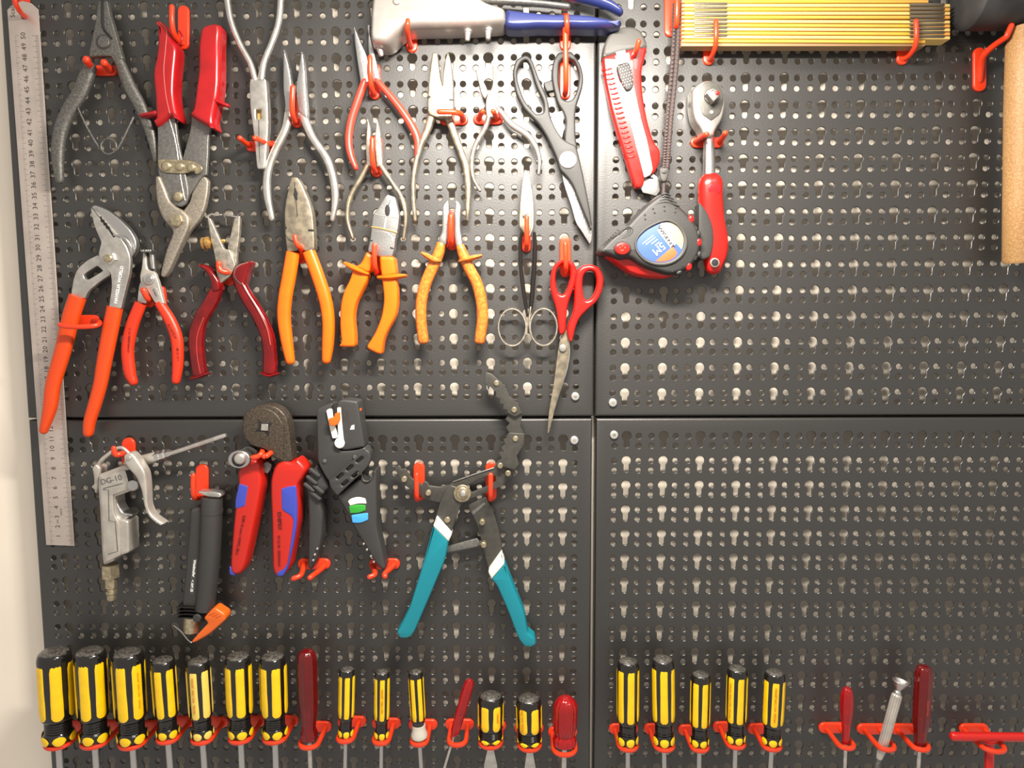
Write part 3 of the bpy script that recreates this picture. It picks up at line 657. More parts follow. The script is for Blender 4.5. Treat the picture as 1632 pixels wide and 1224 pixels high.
for x, y in ((1102, 349), (1114, 386), (1098.5, 424.4)): disc('side_stud', x, y, 5.4, 24, 34, 'redbright', bev=2.4, ry=7, n=14)
for x, y in k([(617, 385), (632, 425), (727, 362), (731, 405), (840, 378), (835, 418), (538, 445), (541, 487), (925, 473), (993, 558), (1018, 650), (1018, 770), (980, 853), (903, 942), (805, 993)]):
    disc('case_dimple', x, y, 1.7, 32, 34.25 if x < 1090 else 33.5, 'dark', bev=0.1, n=8)
for x, y, a in ((1078, 333, 30), (1109, 364, 55), (1114, 372, 85), (1115, 405, 100), (1108, 411, 120), (1083, 434, 150)):
    disc('side_lug', x, y, 5.5, 20, 33, 'grey', bev=2, n=12, ry=4, rot=math.radians(a))
for i in range(4):
    y = 308+i*4.5; w = 8+i*6
    tube('neck_fold', [(1058-w, y+6+i, 31+i*.6, 2.4), (1060, y, 34, 2.6), (1062+w*0.8, y+4+i, 31+i*.6, 2.4)], 'black', n=8)
for i in range(3):
    r = 1+i*0.75
    tube('thumb_ridge', [(994-7*r, 371+3.0*r, 33.8, 1.5), (996, 366-2.0*r, 34.3, 1.5), (996+5.0*r, 366, 34.3, 1.5), (996+2*r, 371+2.2*r, 34.0, 1.5), (994-4*r, 373+3.4*r, 33.6, 1.5)], 'black', n=6)
for i in range(7):
    x = 966+i*3.6; y = 389-i*3.7
    tube('nose_rib', [(x-4, y-0.5, 28, 1.4), (x+2, y+2.2, 33, 1.4)], 'black', n=6, sub=1)
plate('tape_end_hook', k([(82, 790), (105, 770), (122, 800), (130, 830), (105, 835)]), 4, 22, 'chrome', bev=0.6)
# woven cord
A = [(1080, 8), (1078, 60), (1074, 120), (1068, 180), (1064, 230), (1061, 268)]
def cordstrand(name, off, m):
    P = [np.array(PM(x+off*(1-0.35*i/5), y, 17+off*0.25)) for i, (x, y) in enumerate(A)]
    P = catm(P, 24); pts = []
    for i, p in enumerate(P):
        b = 1.0+0.18*math.sin(i*2.2+off); pts.append((p[0], p[1], p[2], 4.3*b, 3.2*b))
    V, Fc = sweep(pts, 2, 10, (1, 1)); return mk(name, V, Fc, m)
cordstrand('cord', -4.5, 'cord'); cordstrand('cord', 3.0, 'cord')
P = catm([np.array(PM(x, y, 19.3)) for x, y in A], 9)
V = []; Fc = []
for i, p in enumerate(P[:-1]):
    for o in (-2.6, 1.9):
        j = len(V); s = 1-0.3*i/len(P)
        for dx, dy in ((-1.2, -0.2), (0, 0.5), (1.2, -0.2), (0, -0.9)): V.append((p[0]+o*s+dx, p[1]+dy, p[2]+0.1 if dx else p[2]+0.5))
        Fc.append((j, j+1, j+2, j+3))
mk('cord_weave', V, Fc, 'cordlt', smooth=False, kind='stuff')
plate('cord_clasp', kc([(430, 998), (488, 1002), (488, 1040), (478, 1085), (458, 1100), (436, 1085), (428, 1040)]), 13, 21, 'greylt', bev=1.5)
plate('clasp_eye', kc([(440, 1015), (475, 1018), (472, 1040), (442, 1038)]), 20.8, 21.8, 'black', bev=0.4)
tube('cord_end', kc([(458, 1095, 17, 6), (455, 1150, 18, 6), (452, 1195, 20, 7)]), 'cord')
thing('tool_hook', 'red hook at the top carrying the woven cord of the tape measure', 'hook', (1069, 50), 0)
plate('back_plate', stad(1059, -30, 1079, 58), 0.15, 3.2, 'hook', bev=1.2, mode='n')
tube('peg', [(1071, 46, 2, 10), (1076, 44, 12, 9), (1078, 38, 22, 8), (1079, 15, 26, 8), (1079, -22, 26, 8)], 'hook', rd=True)

# ratchet
thing('ratchet', 'chrome ratchet wrench with red handle and grey grip insert', 'ratchet', (1131, 160))
plate('head', kc([(648, 470), (700, 420), (765, 407), (830, 425), (868, 480), (875, 580), (850, 680), (805, 745), (795, 790), (722, 790), (712, 750), (662, 680), (645, 580)]), 5, 24, 'steel', bev=2.5, bevh=4)
plate('face_plate', kc([(697, 465), (725, 430), (770, 418), (825, 438), (856, 490), (860, 560), (835, 640), (775, 685), (715, 645), (692, 560)]), 23.5, 24.8, 'blacksteel', bev=0.6)
disc('drive_collar', *kc([(782, 517)])[0], 12.5, 24.5, 27, 'darksteel', bev=1)
plate('square_drive', kc([(745, 500), (790, 475), (835, 515), (790, 560)]), 26, 36, 'greysteel', bev=1, mode='n')
disc('lock_ball', *kc([(818, 497)])[0], 3.6, 34, 37, 'redbright', bev=1, n=12)
disc('face_screw', *kc([(778, 627)])[0], 3.2, 24.5, 25.6, 'steel', bev=0.4, n=12)
tube('shaft', [(1129, 200, 14, 17), (1129.5, 225, 14, 16), (1130, 250, 14, 18), (1130, 290, 14, 20)], 'chrome', n=20)
tube('handle', [(1132, 293, 14, 37, 21), (1132, 315, 14, 37, 22), (1134, 350, 14, 38, 22), (1138, 385, 14, 42, 23), (1138, 408, 14, 38, 22), (1137, 424, 14, 27, 18)], 'redbright', n=20, e=2.5)
disc('collar_ring', 1139, 301, 10, 23.6, 24.8, 'redgrip', bev=0.4, ry=10)
plate('grip_insert', k([(1062, 330), (1080, 322), (1150, 420), (1205, 560), (1212, 720), (1180, 850), (1105, 885), (1060, 860)]), 10, 26.2, 'grey', bev=1.4)
disc('hang_hole', 1139.5, 418.5, 7.5, 24, 26.3, 'steel', bev=0.5)
disc('hang_hole_core', 1139.5, 418.5, 5.6, 26, 26.5, 'dark', bev=0.1)
dhook('red double hook gripping the shaft of the chrome ratchet', 1108, 1147, 226, [(1126, 214), (1156, 212)], w=8.5, L=34, plate_box=(1101, 218, 1154, 235))

# folding ruler
thing('folding_rule', 'yellow wooden folding rule with ten stacked slats lying on two hooks', 'folding ruler', (1300, 60))
for i in range(11):
    y0 = -0.5+i*6.28; x0 = 1091; x1 = 1514.5
    if i == 0: x1 = 1480
    if i == 10: x1 = 1475
    yy = lambda x, y: y+(x-1090)*0.004*(1 if i > 4 else 0.2)
    s = plate('slat', [(x0, yy(x0, y0)), (x1, yy(x1, y0)), (x1, yy(x1, y0)+4.7), (x0, yy(x0, y0)+4.7)], 8, 24, 'slata' if i % 2 == 0 else 'slatb', bev=0.5, mode='n')
    plate('slat_end', [(x0-4.5, y0+.3), (x0, y0), (x0, y0+5.2), (x0-4.5, y0+4.9)], 9, 23.4, 'slatend', s, bev=0.4, mode='n')
for i in range(10):
    y0 = 5+i*6.28-1.5
    if i < 9: plate('hinge', stad(1106, y0, 1159.5, y0+4.6), 9, 24.9, 'hinge', bev=0.4, mode='n')
    if i < 9: plate('hinge', stad(1450, y0+1.5, 1506, y0+6.4), 9, 24.9, 'hinge', bev=0.4, mode='n')
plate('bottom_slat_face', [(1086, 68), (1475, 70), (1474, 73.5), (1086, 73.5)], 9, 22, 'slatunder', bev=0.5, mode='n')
jhook('red hook under the left end of the yellow folding rule', 1130, 45, 103, (1141, 34), w=7.5, dep=30)
jhook('red hook under the right end of the yellow folding rule', 1439.5, 45, 102.5, (1460, 34), w=7.5, dep=30)

# mallet
thing('rubber_mallet', 'black rubber mallet in the top right corner, wooden handle pointing down', 'mallet', (1632, 66), 35)
X, Y, _ = PM(1540, 14, 40)
lathe('head', (X+2, Y+14, 36), (X+120, Y+14, 36), [(0, 0.5), (0, 24), (1, 28), (3, 30), (60, 30), (110, 30), (113, 28), (114, 0.5)], 'rubber', n=40)
a = PM(1635, 64, 40); b = PM(1627.5, 418, 26)
Lh = (Vector(b)-Vector(a)).length
lathe('handle', a, b, [(-12, 12), (0, 14.6), (2, 15.6), (Lh*.3, 16.2), (Lh*.7, 15.8), (Lh-2, 15.4), (Lh, 14)], 'woodhandle', n=32)
thing('tool_hook', 'long red hook reaching up to the rubber mallet, upper right', 'hook', (1562.5, 140), 0)
plate('back_plate', stad(1552.5, 75, 1573, 145), 0.15, 3.2, 'hook', bev=1.2, mode='n')
tube('peg', [(1561, 128, 2.5, 10), (1563, 105, 8, 11), (1569, 87, 18, 10), (1585, 72, 30, 9), (1602, 60, 42, 8.5), (1606, 54, 44, 8.5), (1612, 41, 45, 8.5)], 'hook', rd=True)
# ------------------------------------------------------------------ second row
thing('water_pump_pliers', 'large water pump pliers with long straight orange handles over the steel ruler', 'pliers', (172, 411))
k = lambda pts: [(p[0]/4, 306+p[1]/4)+tuple(p[2:]) for p in pts]
plate('slotted_jaw', k([(622, 400), (600, 412), (560, 430), (490, 490), (465, 560), (448, 680), (540, 680), (562, 630), (650, 560), (705, 528), (690, 480)]), 8, 13, 'steel', bev=1, holes=[k([(530, 532), (540, 518), (618, 470), (655, 500), (640, 512), (560, 560), (540, 553)])])
plate('lower_jaw', k([(575, 95), (600, 80), (680, 110), (760, 170), (830, 240), (868, 310), (868, 370), (835, 420), (700, 330), (620, 200), (580, 110)]), 7, 14, 'chrome', bev=1.5)
plate('upper_jaw', k([(577, 100), (610, 120), (680, 190), (740, 262), (800, 335), (832, 420), (826, 520), (792, 650), (770, 745), (692, 735), (712, 600), (705, 520), (640, 450), (623, 400), (645, 320), (600, 220), (580, 130)]), 12, 17, 'steel', bev=1)
plate('jaw_teeth', k([(632, 158), (645, 155), (652, 172), (665, 178), (668, 192), (682, 198), (684, 212), (698, 222), (702, 238), (735, 285), (722, 290), (690, 240), (676, 232), (672, 216), (660, 212), (656, 196), (642, 190), (640, 172)]), 16.5, 17.2, 'dark', bev=0.1, mode='n')
tube('jaw_line', k([(585, 96, 17.1, 1), (625, 150, 17.1, 1), (640, 165, 17.1, 1)]), 'dark', n=6)
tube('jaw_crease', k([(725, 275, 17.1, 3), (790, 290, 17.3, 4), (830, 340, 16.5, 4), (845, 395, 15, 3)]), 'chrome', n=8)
hexa('pivot_nut', *k([(690, 421)])[0], 10.5, 16, 21, 'steel')
disc('pivot', *k([(682, 423)])[0], 6.5, 20.5, 23, 'gold', bev=0.8)
text('embossed_lettering', 'HAVIGLIA WORLD', *k([(757, 592)])[0], 5.0, 77, 17.3, 'whitew', squash=1.0, bold=0.02)
tube('handle', k([(495, 668, 13, 26, 11), (452, 800, 13, 26, 11), (405, 1000, 13, 24, 11)])+[(85, 612, 13, 22, 11), (80, 649, 13, 20, 11), (70, 686, 13, 12, 9)], 'orange', e=2.6, n=16, cap=(0, 1))
tube('handle', k([(733, 735, 13, 24, 11), (700, 900, 13, 24, 11), (662, 1100, 13, 22, 11)])+[(160, 612, 13, 20, 11), (151, 645, 13, 19, 11), (143, 672, 13, 17, 11), (141, 690, 13, 14, 10)], 'orange', e=2.6, n=16, cap=(0, 1))
thing('loop_hook', 'red loop hook around the left handle of the water pump pliers', 'hook', (155, 512), 0)
plate('back_plate', stad(122, 502, 158, 520), 0.15, 3.2, 'hook', bev=1.2, mode='n')
tube('peg', [(150, 511, 2, 9), (158, 513, 12, 8), (157, 517, 20, 8), (146, 520, 25, 8), (125, 521, 28, 8), (105, 520, 29, 8), (96, 518, 29, 8)], 'hook', rd=True)

k = K(190, 390, 5.32)
thing('circlip_pliers', 'small circlip pliers with bowed red-orange handles and angled tips', 'pliers', (236, 444))
plate('rear_half', k([(240, 70), (285, 80), (298, 200), (300, 230), (270, 380), (225, 500), (150, 500), (165, 340), (190, 300), (230, 215), (262, 200)]), 8, 12, 'steel', bev=0.8)
plate('front_half', k([(200, 66), (222, 80), (228, 190), (245, 215), (300, 232), (327, 300), (357, 420), (378, 500), (305, 500), (230, 375), (180, 325), (172, 262), (190, 200)]), 12, 17, 'alu', bev=1)
tube('jaw_gap', k([(238, 75, 13, 4), (243, 150, 13, 4.5), (262, 205, 13, 4), (295, 212, 13, 3)]), 'dark', n=8)
for x in (198, 222, 240, 258): disc('tip', *k([(x, 50)])[0], 1.9, 12, 24, 'chrome', bev=0.6, n=10)
disc('pivot', *k([(248, 290)])[0], 9, 16.5, 19, 'steel', bev=1)
disc('pivot_core', *k([(248, 290)])[0], 5.5, 18.5, 20, 'chrome', bev=1)
disc('logo_oval', *k([(303, 408)])[0], 11.5, 16.8, 17.15, 'steel', bev=0.1, ry=5.5, rot=math.radians(65))
text('embossed_lettering', 'Knipex', *k([(303, 408)])[0], 4, -63, 17.3, 'ink', squash=0.8)
plate('guard', k([(335, 345), (372, 360), (385, 420), (385, 520), (350, 500), (340, 420)]), 6, 11, 'orange2', bev=1)
tube('handle', k([(182, 497, 13, 18, 9), (112, 680, 13, 19, 10), (72, 880, 13, 19, 10), (90, 1080, 13, 18, 10), (120, 1160, 13, 13, 9)]), 'orange2', e=2.3, n=14, cap=(0, 1))
tube('handle', k([(338, 490, 13, 15, 9), (430, 640, 13, 18, 10), (488, 800, 13, 19, 10), (497, 1000, 13, 17, 10), (482, 1150, 13, 13, 9)]), 'orange2', e=2.3, n=14, cap=(0, 1))
text('lettering', 'KNIPEX', *k([(447, 735)])[0], 4.6, -66, 18.1, 'textdark', squash=1.15)
text('lettering', '48 21 J11', *k([(497, 930)])[0], 3.8, -87, 18.1, 'textdark', squash=1.05)
text('lettering', 'C12 GERMANY', *k([(82, 810)])[0], 3.8, -96, 18.1, 'textdark', squash=1.1)
thing('peg_hook', 'stubby red hook under the pivot of the small circlip pliers', 'hook', k([(235, 450)])[0], 0)
plate('back_plate', stad(228, 440, 246, 490), 0.15, 3.2, 'hook', bev=1.2, mode='n')
tube('peg', k([(270, 470, 2, 9), (258, 465, 10, 9), (240, 455, 16, 9), (220, 420, 19, 9), (205, 385, 20, 9)]), 'hook', rd=True)

k = K(290, 330, 4.37)
thing('wire_strippers', 'wire stripping pliers with clear dark red handles and a brass set screw', 'pliers', (360, 425))
plate('jaw', k([(380, 70), (402, 72), (398, 200), (380, 330), (378, 400), (345, 440), (330, 330), (315, 285), (335, 210), (362, 80)]), 8, 13, 'oldsteel', bev=0.8)
plate('jaw', k([(170, 65), (196, 78), (292, 292), (330, 296), (372, 400), (345, 470), (290, 515), (262, 535), (240, 480), (232, 360), (200, 220)]), 12, 17, 'oldsteel', bev=0.9)
plate('jaw_window', k([(268, 292), (300, 290), (315, 292), (345, 150), (300, 200)]), 3, 3.5, 'dark', bev=0.05, mode='n') if False else None
tube('tip_blade', k([(172, 70, 16, 4, 3), (210, 50, 16, 3.5, 3), (245, 58, 16, 3, 3), (275, 54, 16, 3, 3)]), 'steel', n=8)
tube('tip_blade', k([(400, 72, 12, 4, 3), (350, 64, 12, 3.5, 3), (300, 52, 12, 3, 3)]), 'steel', n=8)
a = PM(*k([(138, 255)])[0], 13); b = PM(*k([(300, 235)])[0], 13)
lathe('set_screw', a, b, [(0, 4.5), (1, 5.6), (3, 5.6), (3.4, 4.2), (4.2, 4.2), (4.6, 5.8), (8, 5.8), (8.6, 4.0), (10, 2.0), (22, 2.0), (23, 1.2)], 'brass', flute=lambda a: 1+0.05*math.cos(a*12))
tube('handle', k([(262, 500, 13, 14, 9), (240, 580, 13, 19, 11), (205, 660, 13, 22, 12), (130, 790, 13, 22, 12), (103, 920, 13, 24, 12), (112, 1050, 13, 23, 12), (128, 1165, 13, 23, 12)]), 'redclear', e=2.4, n=16, capk=0.5)
tube('handle', k([(385, 470, 13, 18, 11), (440, 600, 13, 21, 12), (538, 760, 13, 22, 12), (598, 900, 13, 22, 12), (615, 1040, 13, 22, 12), (612, 1150, 13, 23, 12)]), 'redclear', e=2.4, n=16, capk=0.5)
tube('end_flare', k([(70, 1192, 13, 5, 12), (125, 1180, 13, 7, 13), (180, 1160, 13, 5, 12)]), 'redclear')
tube('end_flare', k([(565, 1155, 13, 5, 12), (615, 1172, 13, 7, 13), (666, 1160, 13, 5, 12)]), 'redclear')
plate('finger_guard', k([(105, 392), (150, 400), (200, 430), (245, 490), (262, 540), (262, 580), (215, 600), (200, 560), (185, 490), (150, 440), (112, 415)]), 6, 20, 'redclear', bev=2.5, bevh=4)
plate('finger_guard', k([(478, 370), (480, 395), (455, 450), (440, 510), (425, 560), (370, 520), (345, 475), (360, 420), (400, 390)]), 6, 20, 'redclear', bev=2.5, bevh=4)
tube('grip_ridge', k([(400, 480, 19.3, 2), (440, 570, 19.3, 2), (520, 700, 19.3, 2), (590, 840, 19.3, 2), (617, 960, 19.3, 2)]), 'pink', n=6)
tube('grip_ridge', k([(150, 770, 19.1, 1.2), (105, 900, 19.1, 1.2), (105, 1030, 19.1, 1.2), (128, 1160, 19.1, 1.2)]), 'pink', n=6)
thing('peg_hook', 'bent red hook under the pivot of the clear red handled wire strippers', 'hook', (364, 440), 0)
plate('back_plate', stad(355, 405, 375, 455), 0.15, 3.2, 'hook', bev=1.2, mode='n')
tube('peg', k([(335, 500, 3, 10), (330, 470, 10, 9), (322, 455, 17, 8.5), (290, 450, 20, 8.5), (268, 440, 21, 8.5), (256, 415, 21, 8.5), (255, 392, 21, 8.5)]), 'hook', rd=True)

k = K(430, 270, 3.826)
thing('combination_pliers', 'combination pliers with plain straight bright orange handles', 'pliers', (476, 370))
plate('head', k([(130, 48), (165, 45), (190, 80), (245, 210), (262, 290), (268, 380), (272, 480), (262, 496), (205, 496), (190, 470), (160, 500), (104, 503), (92, 400), (88, 280), (96, 195), (118, 95)]), 8, 19, 'rusty', bev=1.3)
plate('pipe_grip', k([(148, 118), (158, 112), (163, 130), (170, 145), (168, 165), (170, 185), (158, 190), (150, 175), (144, 155), (148, 140)]), 18.5, 19.2, 'dark', bev=0.1, mode='n')
tube('jaw_split', k([(151, 75, 19, 1), (152, 115, 19.1, 1)]), 'dark', n=6, sub=1)
tube('jaw_split', k([(160, 188, 19.1, 1.2), (168, 285, 19.1, 1.2)]), 'dark', n=6, sub=1)
plate('side_notch', k([(88, 347), (103, 349), (103, 363), (88, 363)]), 17, 19.3, 'dark', bev=0.1, mode='n')
plate('side_notch', k([(234, 363), (266, 366), (266, 378), (234, 377)]), 17, 19.3, 'dark', bev=0.1, mode='n')
tube('pivot_line', k([(94, 395, 19.1, 1), (115, 425, 19.1, 1), (150, 445, 19.1, 1)]), 'dark', n=6)
tube('handle', k([(142, 505, 14, 20.5, 12), (120, 640, 14, 21, 12), (95, 780, 14, 21, 12), (87, 900, 14, 20.5, 12), (105, 1050, 14, 18, 12), (125, 1165, 14, 14, 10)]), 'amber', e=2.7, n=16, cap=(0, 1))
tube('handle', k([(238, 500, 14, 19.5, 12), (290, 640, 14, 20, 12), (338, 790, 14, 20, 12), (358, 920, 14, 19, 12), (355, 1060, 14, 18, 12), (346, 1160, 14, 14, 10)]), 'amber', e=2.7, n=16, cap=(0, 1))
thing('peg_hook', 'red hook with its bent tip over the plain orange combination pliers', 'hook', (480, 402), 0)
plate('back_plate', stad(470, 375, 490, 420), 0.15, 3.2, 'hook', bev=1.2, mode='n')
tube('peg', k([(190, 540, 3, 10), (192, 500, 12, 9), (186, 475, 21, 8), (170, 462, 24, 8), (157, 435, 25, 7.5), (152, 408, 25, 7)]), 'hook', rd=True)

thing('combination_pliers', 'chrome combination pliers with flared hand guards on bright orange handles', 'pliers', (612, 385))
plate('head', k([(700, 165), (715, 150), (766, 168), (775, 215), (787, 265), (790, 300), (782, 370), (765, 430), (762, 480), (748, 530), (665, 535), (640, 512), (598, 502), (600, 470), (612, 430), (620, 350), (630, 268), (660, 235)]), 9, 20, 'chrome', bev=1.3)
tube('groove', k([(620, 350, 20, 2.6), (690, 362, 20, 2.6), (775, 385, 20, 2.6)]), 'brass', n=8)
tube('groove', k([(632, 270, 20, 1.2), (700, 285, 20, 1.2), (787, 296, 20, 1.2)]), 'steel', n=6)
disc('pipe_grip', *k([(717, 250)])[0], 4.2, 19.6, 20.25, 'dark', bev=0.05, ry=9.5, n=12)
tube('jaw_split', k([(735, 185, 20, 1), (722, 225, 20.1, 1)]), 'dark', n=6, sub=1)
tube('jaw_split', k([(710, 292, 20.1, 1.4), (698, 360, 20.1, 1.4)]), 'whitew', n=6, sub=1)
tube('pivot_line', k([(640, 380, 20.1, 1), (710, 385, 20.1, 1), (750, 425, 20.1, 1), (748, 480, 20.1, 1)]), 'steel', n=6)
plate('side_notch', k([(603, 425), (628, 432), (626, 440), (603, 434)]), 18, 20.3, 'dark', bev=0.1, mode='n')
plate('side_notch', k([(734, 472), (756, 477), (754, 487), (734, 482)]), 18, 20.3, 'dark', bev=0.1, mode='n')
plate('handle', k([(505, 605), (600, 635), (590, 680), (550, 760), (520, 820), (507, 900), (517, 1000), (520, 1060), (512, 1084), (440, 1084), (418, 1076), (435, 1056), (425, 950), (430, 820), (450, 740), (488, 670)]), 7, 21, 'amber', bev=2.2, bevh=3)
plate('handle', k([(680, 660), (772, 660), (778, 720), (778, 830), (765, 900), (720, 980), (692, 1040), (681, 1128), (655, 1126), (595, 1095), (590, 1078), (640, 1000), (680, 900), (695, 800), (690, 730)]), 7, 21, 'amber', bev=2.2, bevh=3)
plate('sleeve', k([(585, 498), (627, 525), (627, 580), (608, 625), (580, 630), (560, 615), (500, 600), (540, 582), (560, 560)]), 6, 23, 'amber', bev=2.5, bevh=4)
plate('sleeve', k([(665, 530), (758, 530), (765, 590), (772, 640), (740, 655), (680, 660), (670, 600)]), 6, 23, 'amber', bev=2.5, bevh=4)
tube('hand_guard', k([(462, 572, 16, 5, 14), (500, 594, 16, 9, 18), (555, 618, 15, 9, 20), (600, 636, 14, 6, 18)]), 'amber', e=2.4)
tube('hand_guard', k([(672, 660, 14, 6, 18), (730, 658, 15, 8, 20), (785, 652, 16, 8, 18), (828, 648, 16, 5, 14)]), 'amber', e=2.4)
jhook('orange-lit hook between the arms of the flared-guard combination pliers', 604, 380, 442, (596.5, 391), w=8, dep=27)

k = K(650, 300, 4.707)
thing('diagonal_cutters', 'diagonal cutters with worn brown-orange flared handles', 'pliers', (718, 385))
plate('jaw', k([(255, 140), (275, 105), (300, 85), (308, 110), (312, 190), (302, 210), (302, 330), (298, 400), (282, 430), (238, 412), (230, 375), (255, 330), (258, 200)]), 9, 19, 'chrome', bev=1.4)
plate('jaw', k([(358, 85), (385, 105), (400, 140), (394, 200), (392, 300), (405, 380), (412, 432), (378, 448), (358, 430), (345, 350), (350, 250), (345, 195), (352, 150)]), 9, 19, 'chrome', bev=1.4)
tube('handle', k([(252, 420, 14, 15, 12), (228, 500, 14, 17, 13), (183, 600, 14, 18, 13), (133, 720, 14, 18, 13), (102, 850, 14, 17.5, 13), (100, 1000, 14, 17, 13), (118, 1150, 14, 17, 13)]), 'amberold', e=2.5, n=16, capk=0.5)
tube('handle', k([(393, 435, 14, 13, 12), (420, 510, 14, 17, 13), (465, 610, 14, 18, 13), (520, 720, 14, 18, 13), (551, 850, 14, 18, 13), (560, 980, 14, 18, 13), (538, 1150, 14, 17, 13)]), 'amberold', e=2.5, n=16, capk=0.5)
tube('hand_guard', k([(110, 488, 16, 5, 14), (150, 512, 16, 9, 18), (200, 540, 15, 9, 20), (240, 548, 14, 5, 16)]), 'amberold', e=2.4)
tube('hand_guard', k([(395, 548, 14, 5, 16), (440, 535, 15, 8, 20), (500, 520, 16, 8, 18), (548, 508, 16, 5, 14)]), 'amberold', e=2.4)
jhook('red hook up the middle of the brown-orange diagonal cutters', 720, 334, 399, (718.5, 345), w=9.5, dep=27)

k = K(780, 260, 2.78); kk = K(816, 306, 4)
thing('embroidery_scissors', 'thin black-shanked scissors with two round wire finger loops', 'scissors', (838, 342))
plate('blade', K(810, 70, 3.7)([(103, 740), (118, 760), (138, 845), (150, 960), (150, 1080), (128, 1135), (108, 1120), (112, 900)]), 8, 10.5, 'oldsteel', bev=0.5)
plate('blade', K(810, 70, 3.7)([(98, 740), (110, 750), (128, 845), (136, 950), (138, 1080), (122, 1125), (106, 1140), (88, 1108), (65, 1075), (66, 1000), (73, 900), (84, 800)]), 10, 13, 'rusty', bev=0.6)
disc('pivot_screw', *k([(160, 228)])[0], 5.2, 12.8, 14.2, 'oldsteel', bev=0.5)
plate('screw_slot', k([(148, 236), (170, 219), (172, 222), (151, 239)]), 14, 14.4, 'dark', bev=0.05, mode='n')
tube('shank', kk([(62, 262, 12, 5, 5), (52, 330, 12, 6, 5), (54, 450, 12, 6, 5), (66, 570, 12, 7, 5), (84, 700, 12, 6, 5), (97, 790, 12, 4, 4)]), 'blackgloss', n=10)
tube('shank', kk([(142, 262, 10, 5, 5), (146, 330, 10, 7, 5), (144, 450, 10, 7.5, 5), (134, 570, 10, 8, 5), (124, 700, 10, 7, 5), (110, 790, 10, 4, 4)]), 'blackgloss', n=10)
def ringtube(name, cx, cy, rx, ry, w, h, m, a0=0, a1=360, n=28, rot=0, t=None):
    pts = []
    for i in range(n+1):
        a = math.radians(a0+(a1-a0)*i/n); x = rx*math.cos(a); y = ry*math.sin(a); c, s = math.cos(rot), math.sin(rot)
        pts.append((cx+x*c-y*s, cy+x*s+y*c, h, w, t or w*0.6))
    return tube(name, pts, m, n=8, sub=1, cap=(0, 0))
x, y = k([(101, 728)])[0]; ringtube('finger_loop', x, y, 22, 29.5, 3.4, 12, 'oldsteel', t=3)
x, y = k([(240, 727)])[0]; ringtube('finger_loop', x, y, 21.5, 29.5, 3.4, 12, 'oldsteel', t=3)
tube('loop_stem', k([(160, 640, 12, 3), (167, 690, 12, 3.4), (165, 760, 12, 3)]), 'oldsteel', n=8)
tube('loop_stem', k([(182, 640, 12, 3), (176, 700, 12, 3.4), (180, 750, 12, 3)]), 'oldsteel', n=8)
jhook('red hook through the shanks of the thin wire-loop scissors', 839, 350, 402, (839.5, 347), w=7.5, hw=7, dep=24)

thing('small_scissors', 'small scissors with two red plastic loops and a narrow blade', 'scissors', (897, 556))
plate('blade', k([(345, 745), (356, 800), (358, 850), (345, 920), (318, 1000), (290, 1090), (268, 1170), (262, 1180), (290, 1050), (318, 940), (330, 850), (330, 780)]), 8, 9.5, 'steel', bev=0.3)
plate('blade', k([(342, 735), (352, 800), (352, 860), (330, 955), (298, 1060), (264, 1195), (256, 1198), (264, 1100), (285, 980), (300, 860), (312, 780)]), 9.5, 11.2, 'rusty', bev=0.4)
disc('pivot', *k([(325, 820)])[0], 6, 11, 13, 'steel', bev=1)
plate('finger_loop', kk([(245, 560), (255, 490), (290, 438), (340, 424), (395, 445), (420, 500), (402, 600), (372, 670), (352, 740), (346, 830), (342, 890), (318, 915), (303, 905), (298, 860), (288, 760), (262, 680), (245, 620)]), 7, 17, 'redbright', bev=3, bevh=4, seg=4, holes=[kk([(276, 560), (286, 490), (328, 455), (368, 472), (374, 540), (352, 620), (325, 658), (293, 640)])])
plate('finger_loop', kk([(400, 580), (410, 505), (450, 465), (510, 458), (560, 480), (588, 540), (582, 620), (545, 700), (480, 752), (430, 805), (407, 860), (392, 930), (380, 960), (366, 950), (350, 885), (358, 840), (388, 780), (400, 700)]), 7, 17, 'redbright', bev=3, bevh=4, seg=4, holes=[kk([(450, 600), (455, 530), (488, 497), (530, 505), (546, 560), (535, 630), (505, 680), (475, 693), (455, 660)])])
jhook('orange-lit hook through the left loop of the small red scissors', 901, 376, 442, (901, 389), w=7.5, hw=9, dep=26)

# ------------------------------------------------------------------ third row
k = K(130, 680, 4.372)
thing('blow_gun', 'silver die-cast air blow gun with a long thin nozzle', 'blow gun', (175, 800))
plate('body', k([(115, 335), (300, 265), (345, 300), (352, 345), (372, 440), (225, 492), (235, 600), (255, 640), (325, 660), (330, 880), (228, 915), (222, 940), (150, 968), (140, 900), (125, 600), (112, 420)]), 8, 28, 'alu', bev=2.2)
plate('raised_face', k([(130, 348), (295, 300), (330, 350), (350, 430), (215, 478), (222, 610), (262, 672), (268, 900), (165, 950), (150, 880), (138, 600), (128, 440)]), 27, 30, 'alu', bev=1.2)
tube('body_groove', k([(150, 438, 30, 1.4), (188, 440, 30, 1.4), (192, 655, 30, 1.4), (235, 662, 30, 1.4), (252, 868, 30, 1.4), (188, 888, 30, 1.4)]), 'darksteel', n=6, sub=1)
tube('body_groove', k([(155, 430, 30, 1.6), (285, 395, 30, 1.6)]), 'darksteel', n=6, sub=1)
text('embossed_lettering', 'DG-10', *k([(205, 372)])[0], 9, 14, 30.3, 'greysteel', squash=1.0)
plate('back_spine', k([(68, 290), (95, 258), (130, 290), (122, 340), (115, 430), (100, 475), (84, 440), (60, 422), (84, 402), (80, 335)]), 10, 24, 'alu', bev=2)
tube('hanging_loop', k([(105, 290, 18, 7), (140, 235, 18, 7), (185, 195, 18, 6.5), (240, 155, 18, 6), (280, 148, 18, 6), (310, 168, 18, 6), (335, 195, 18, 7)]), 'alu')
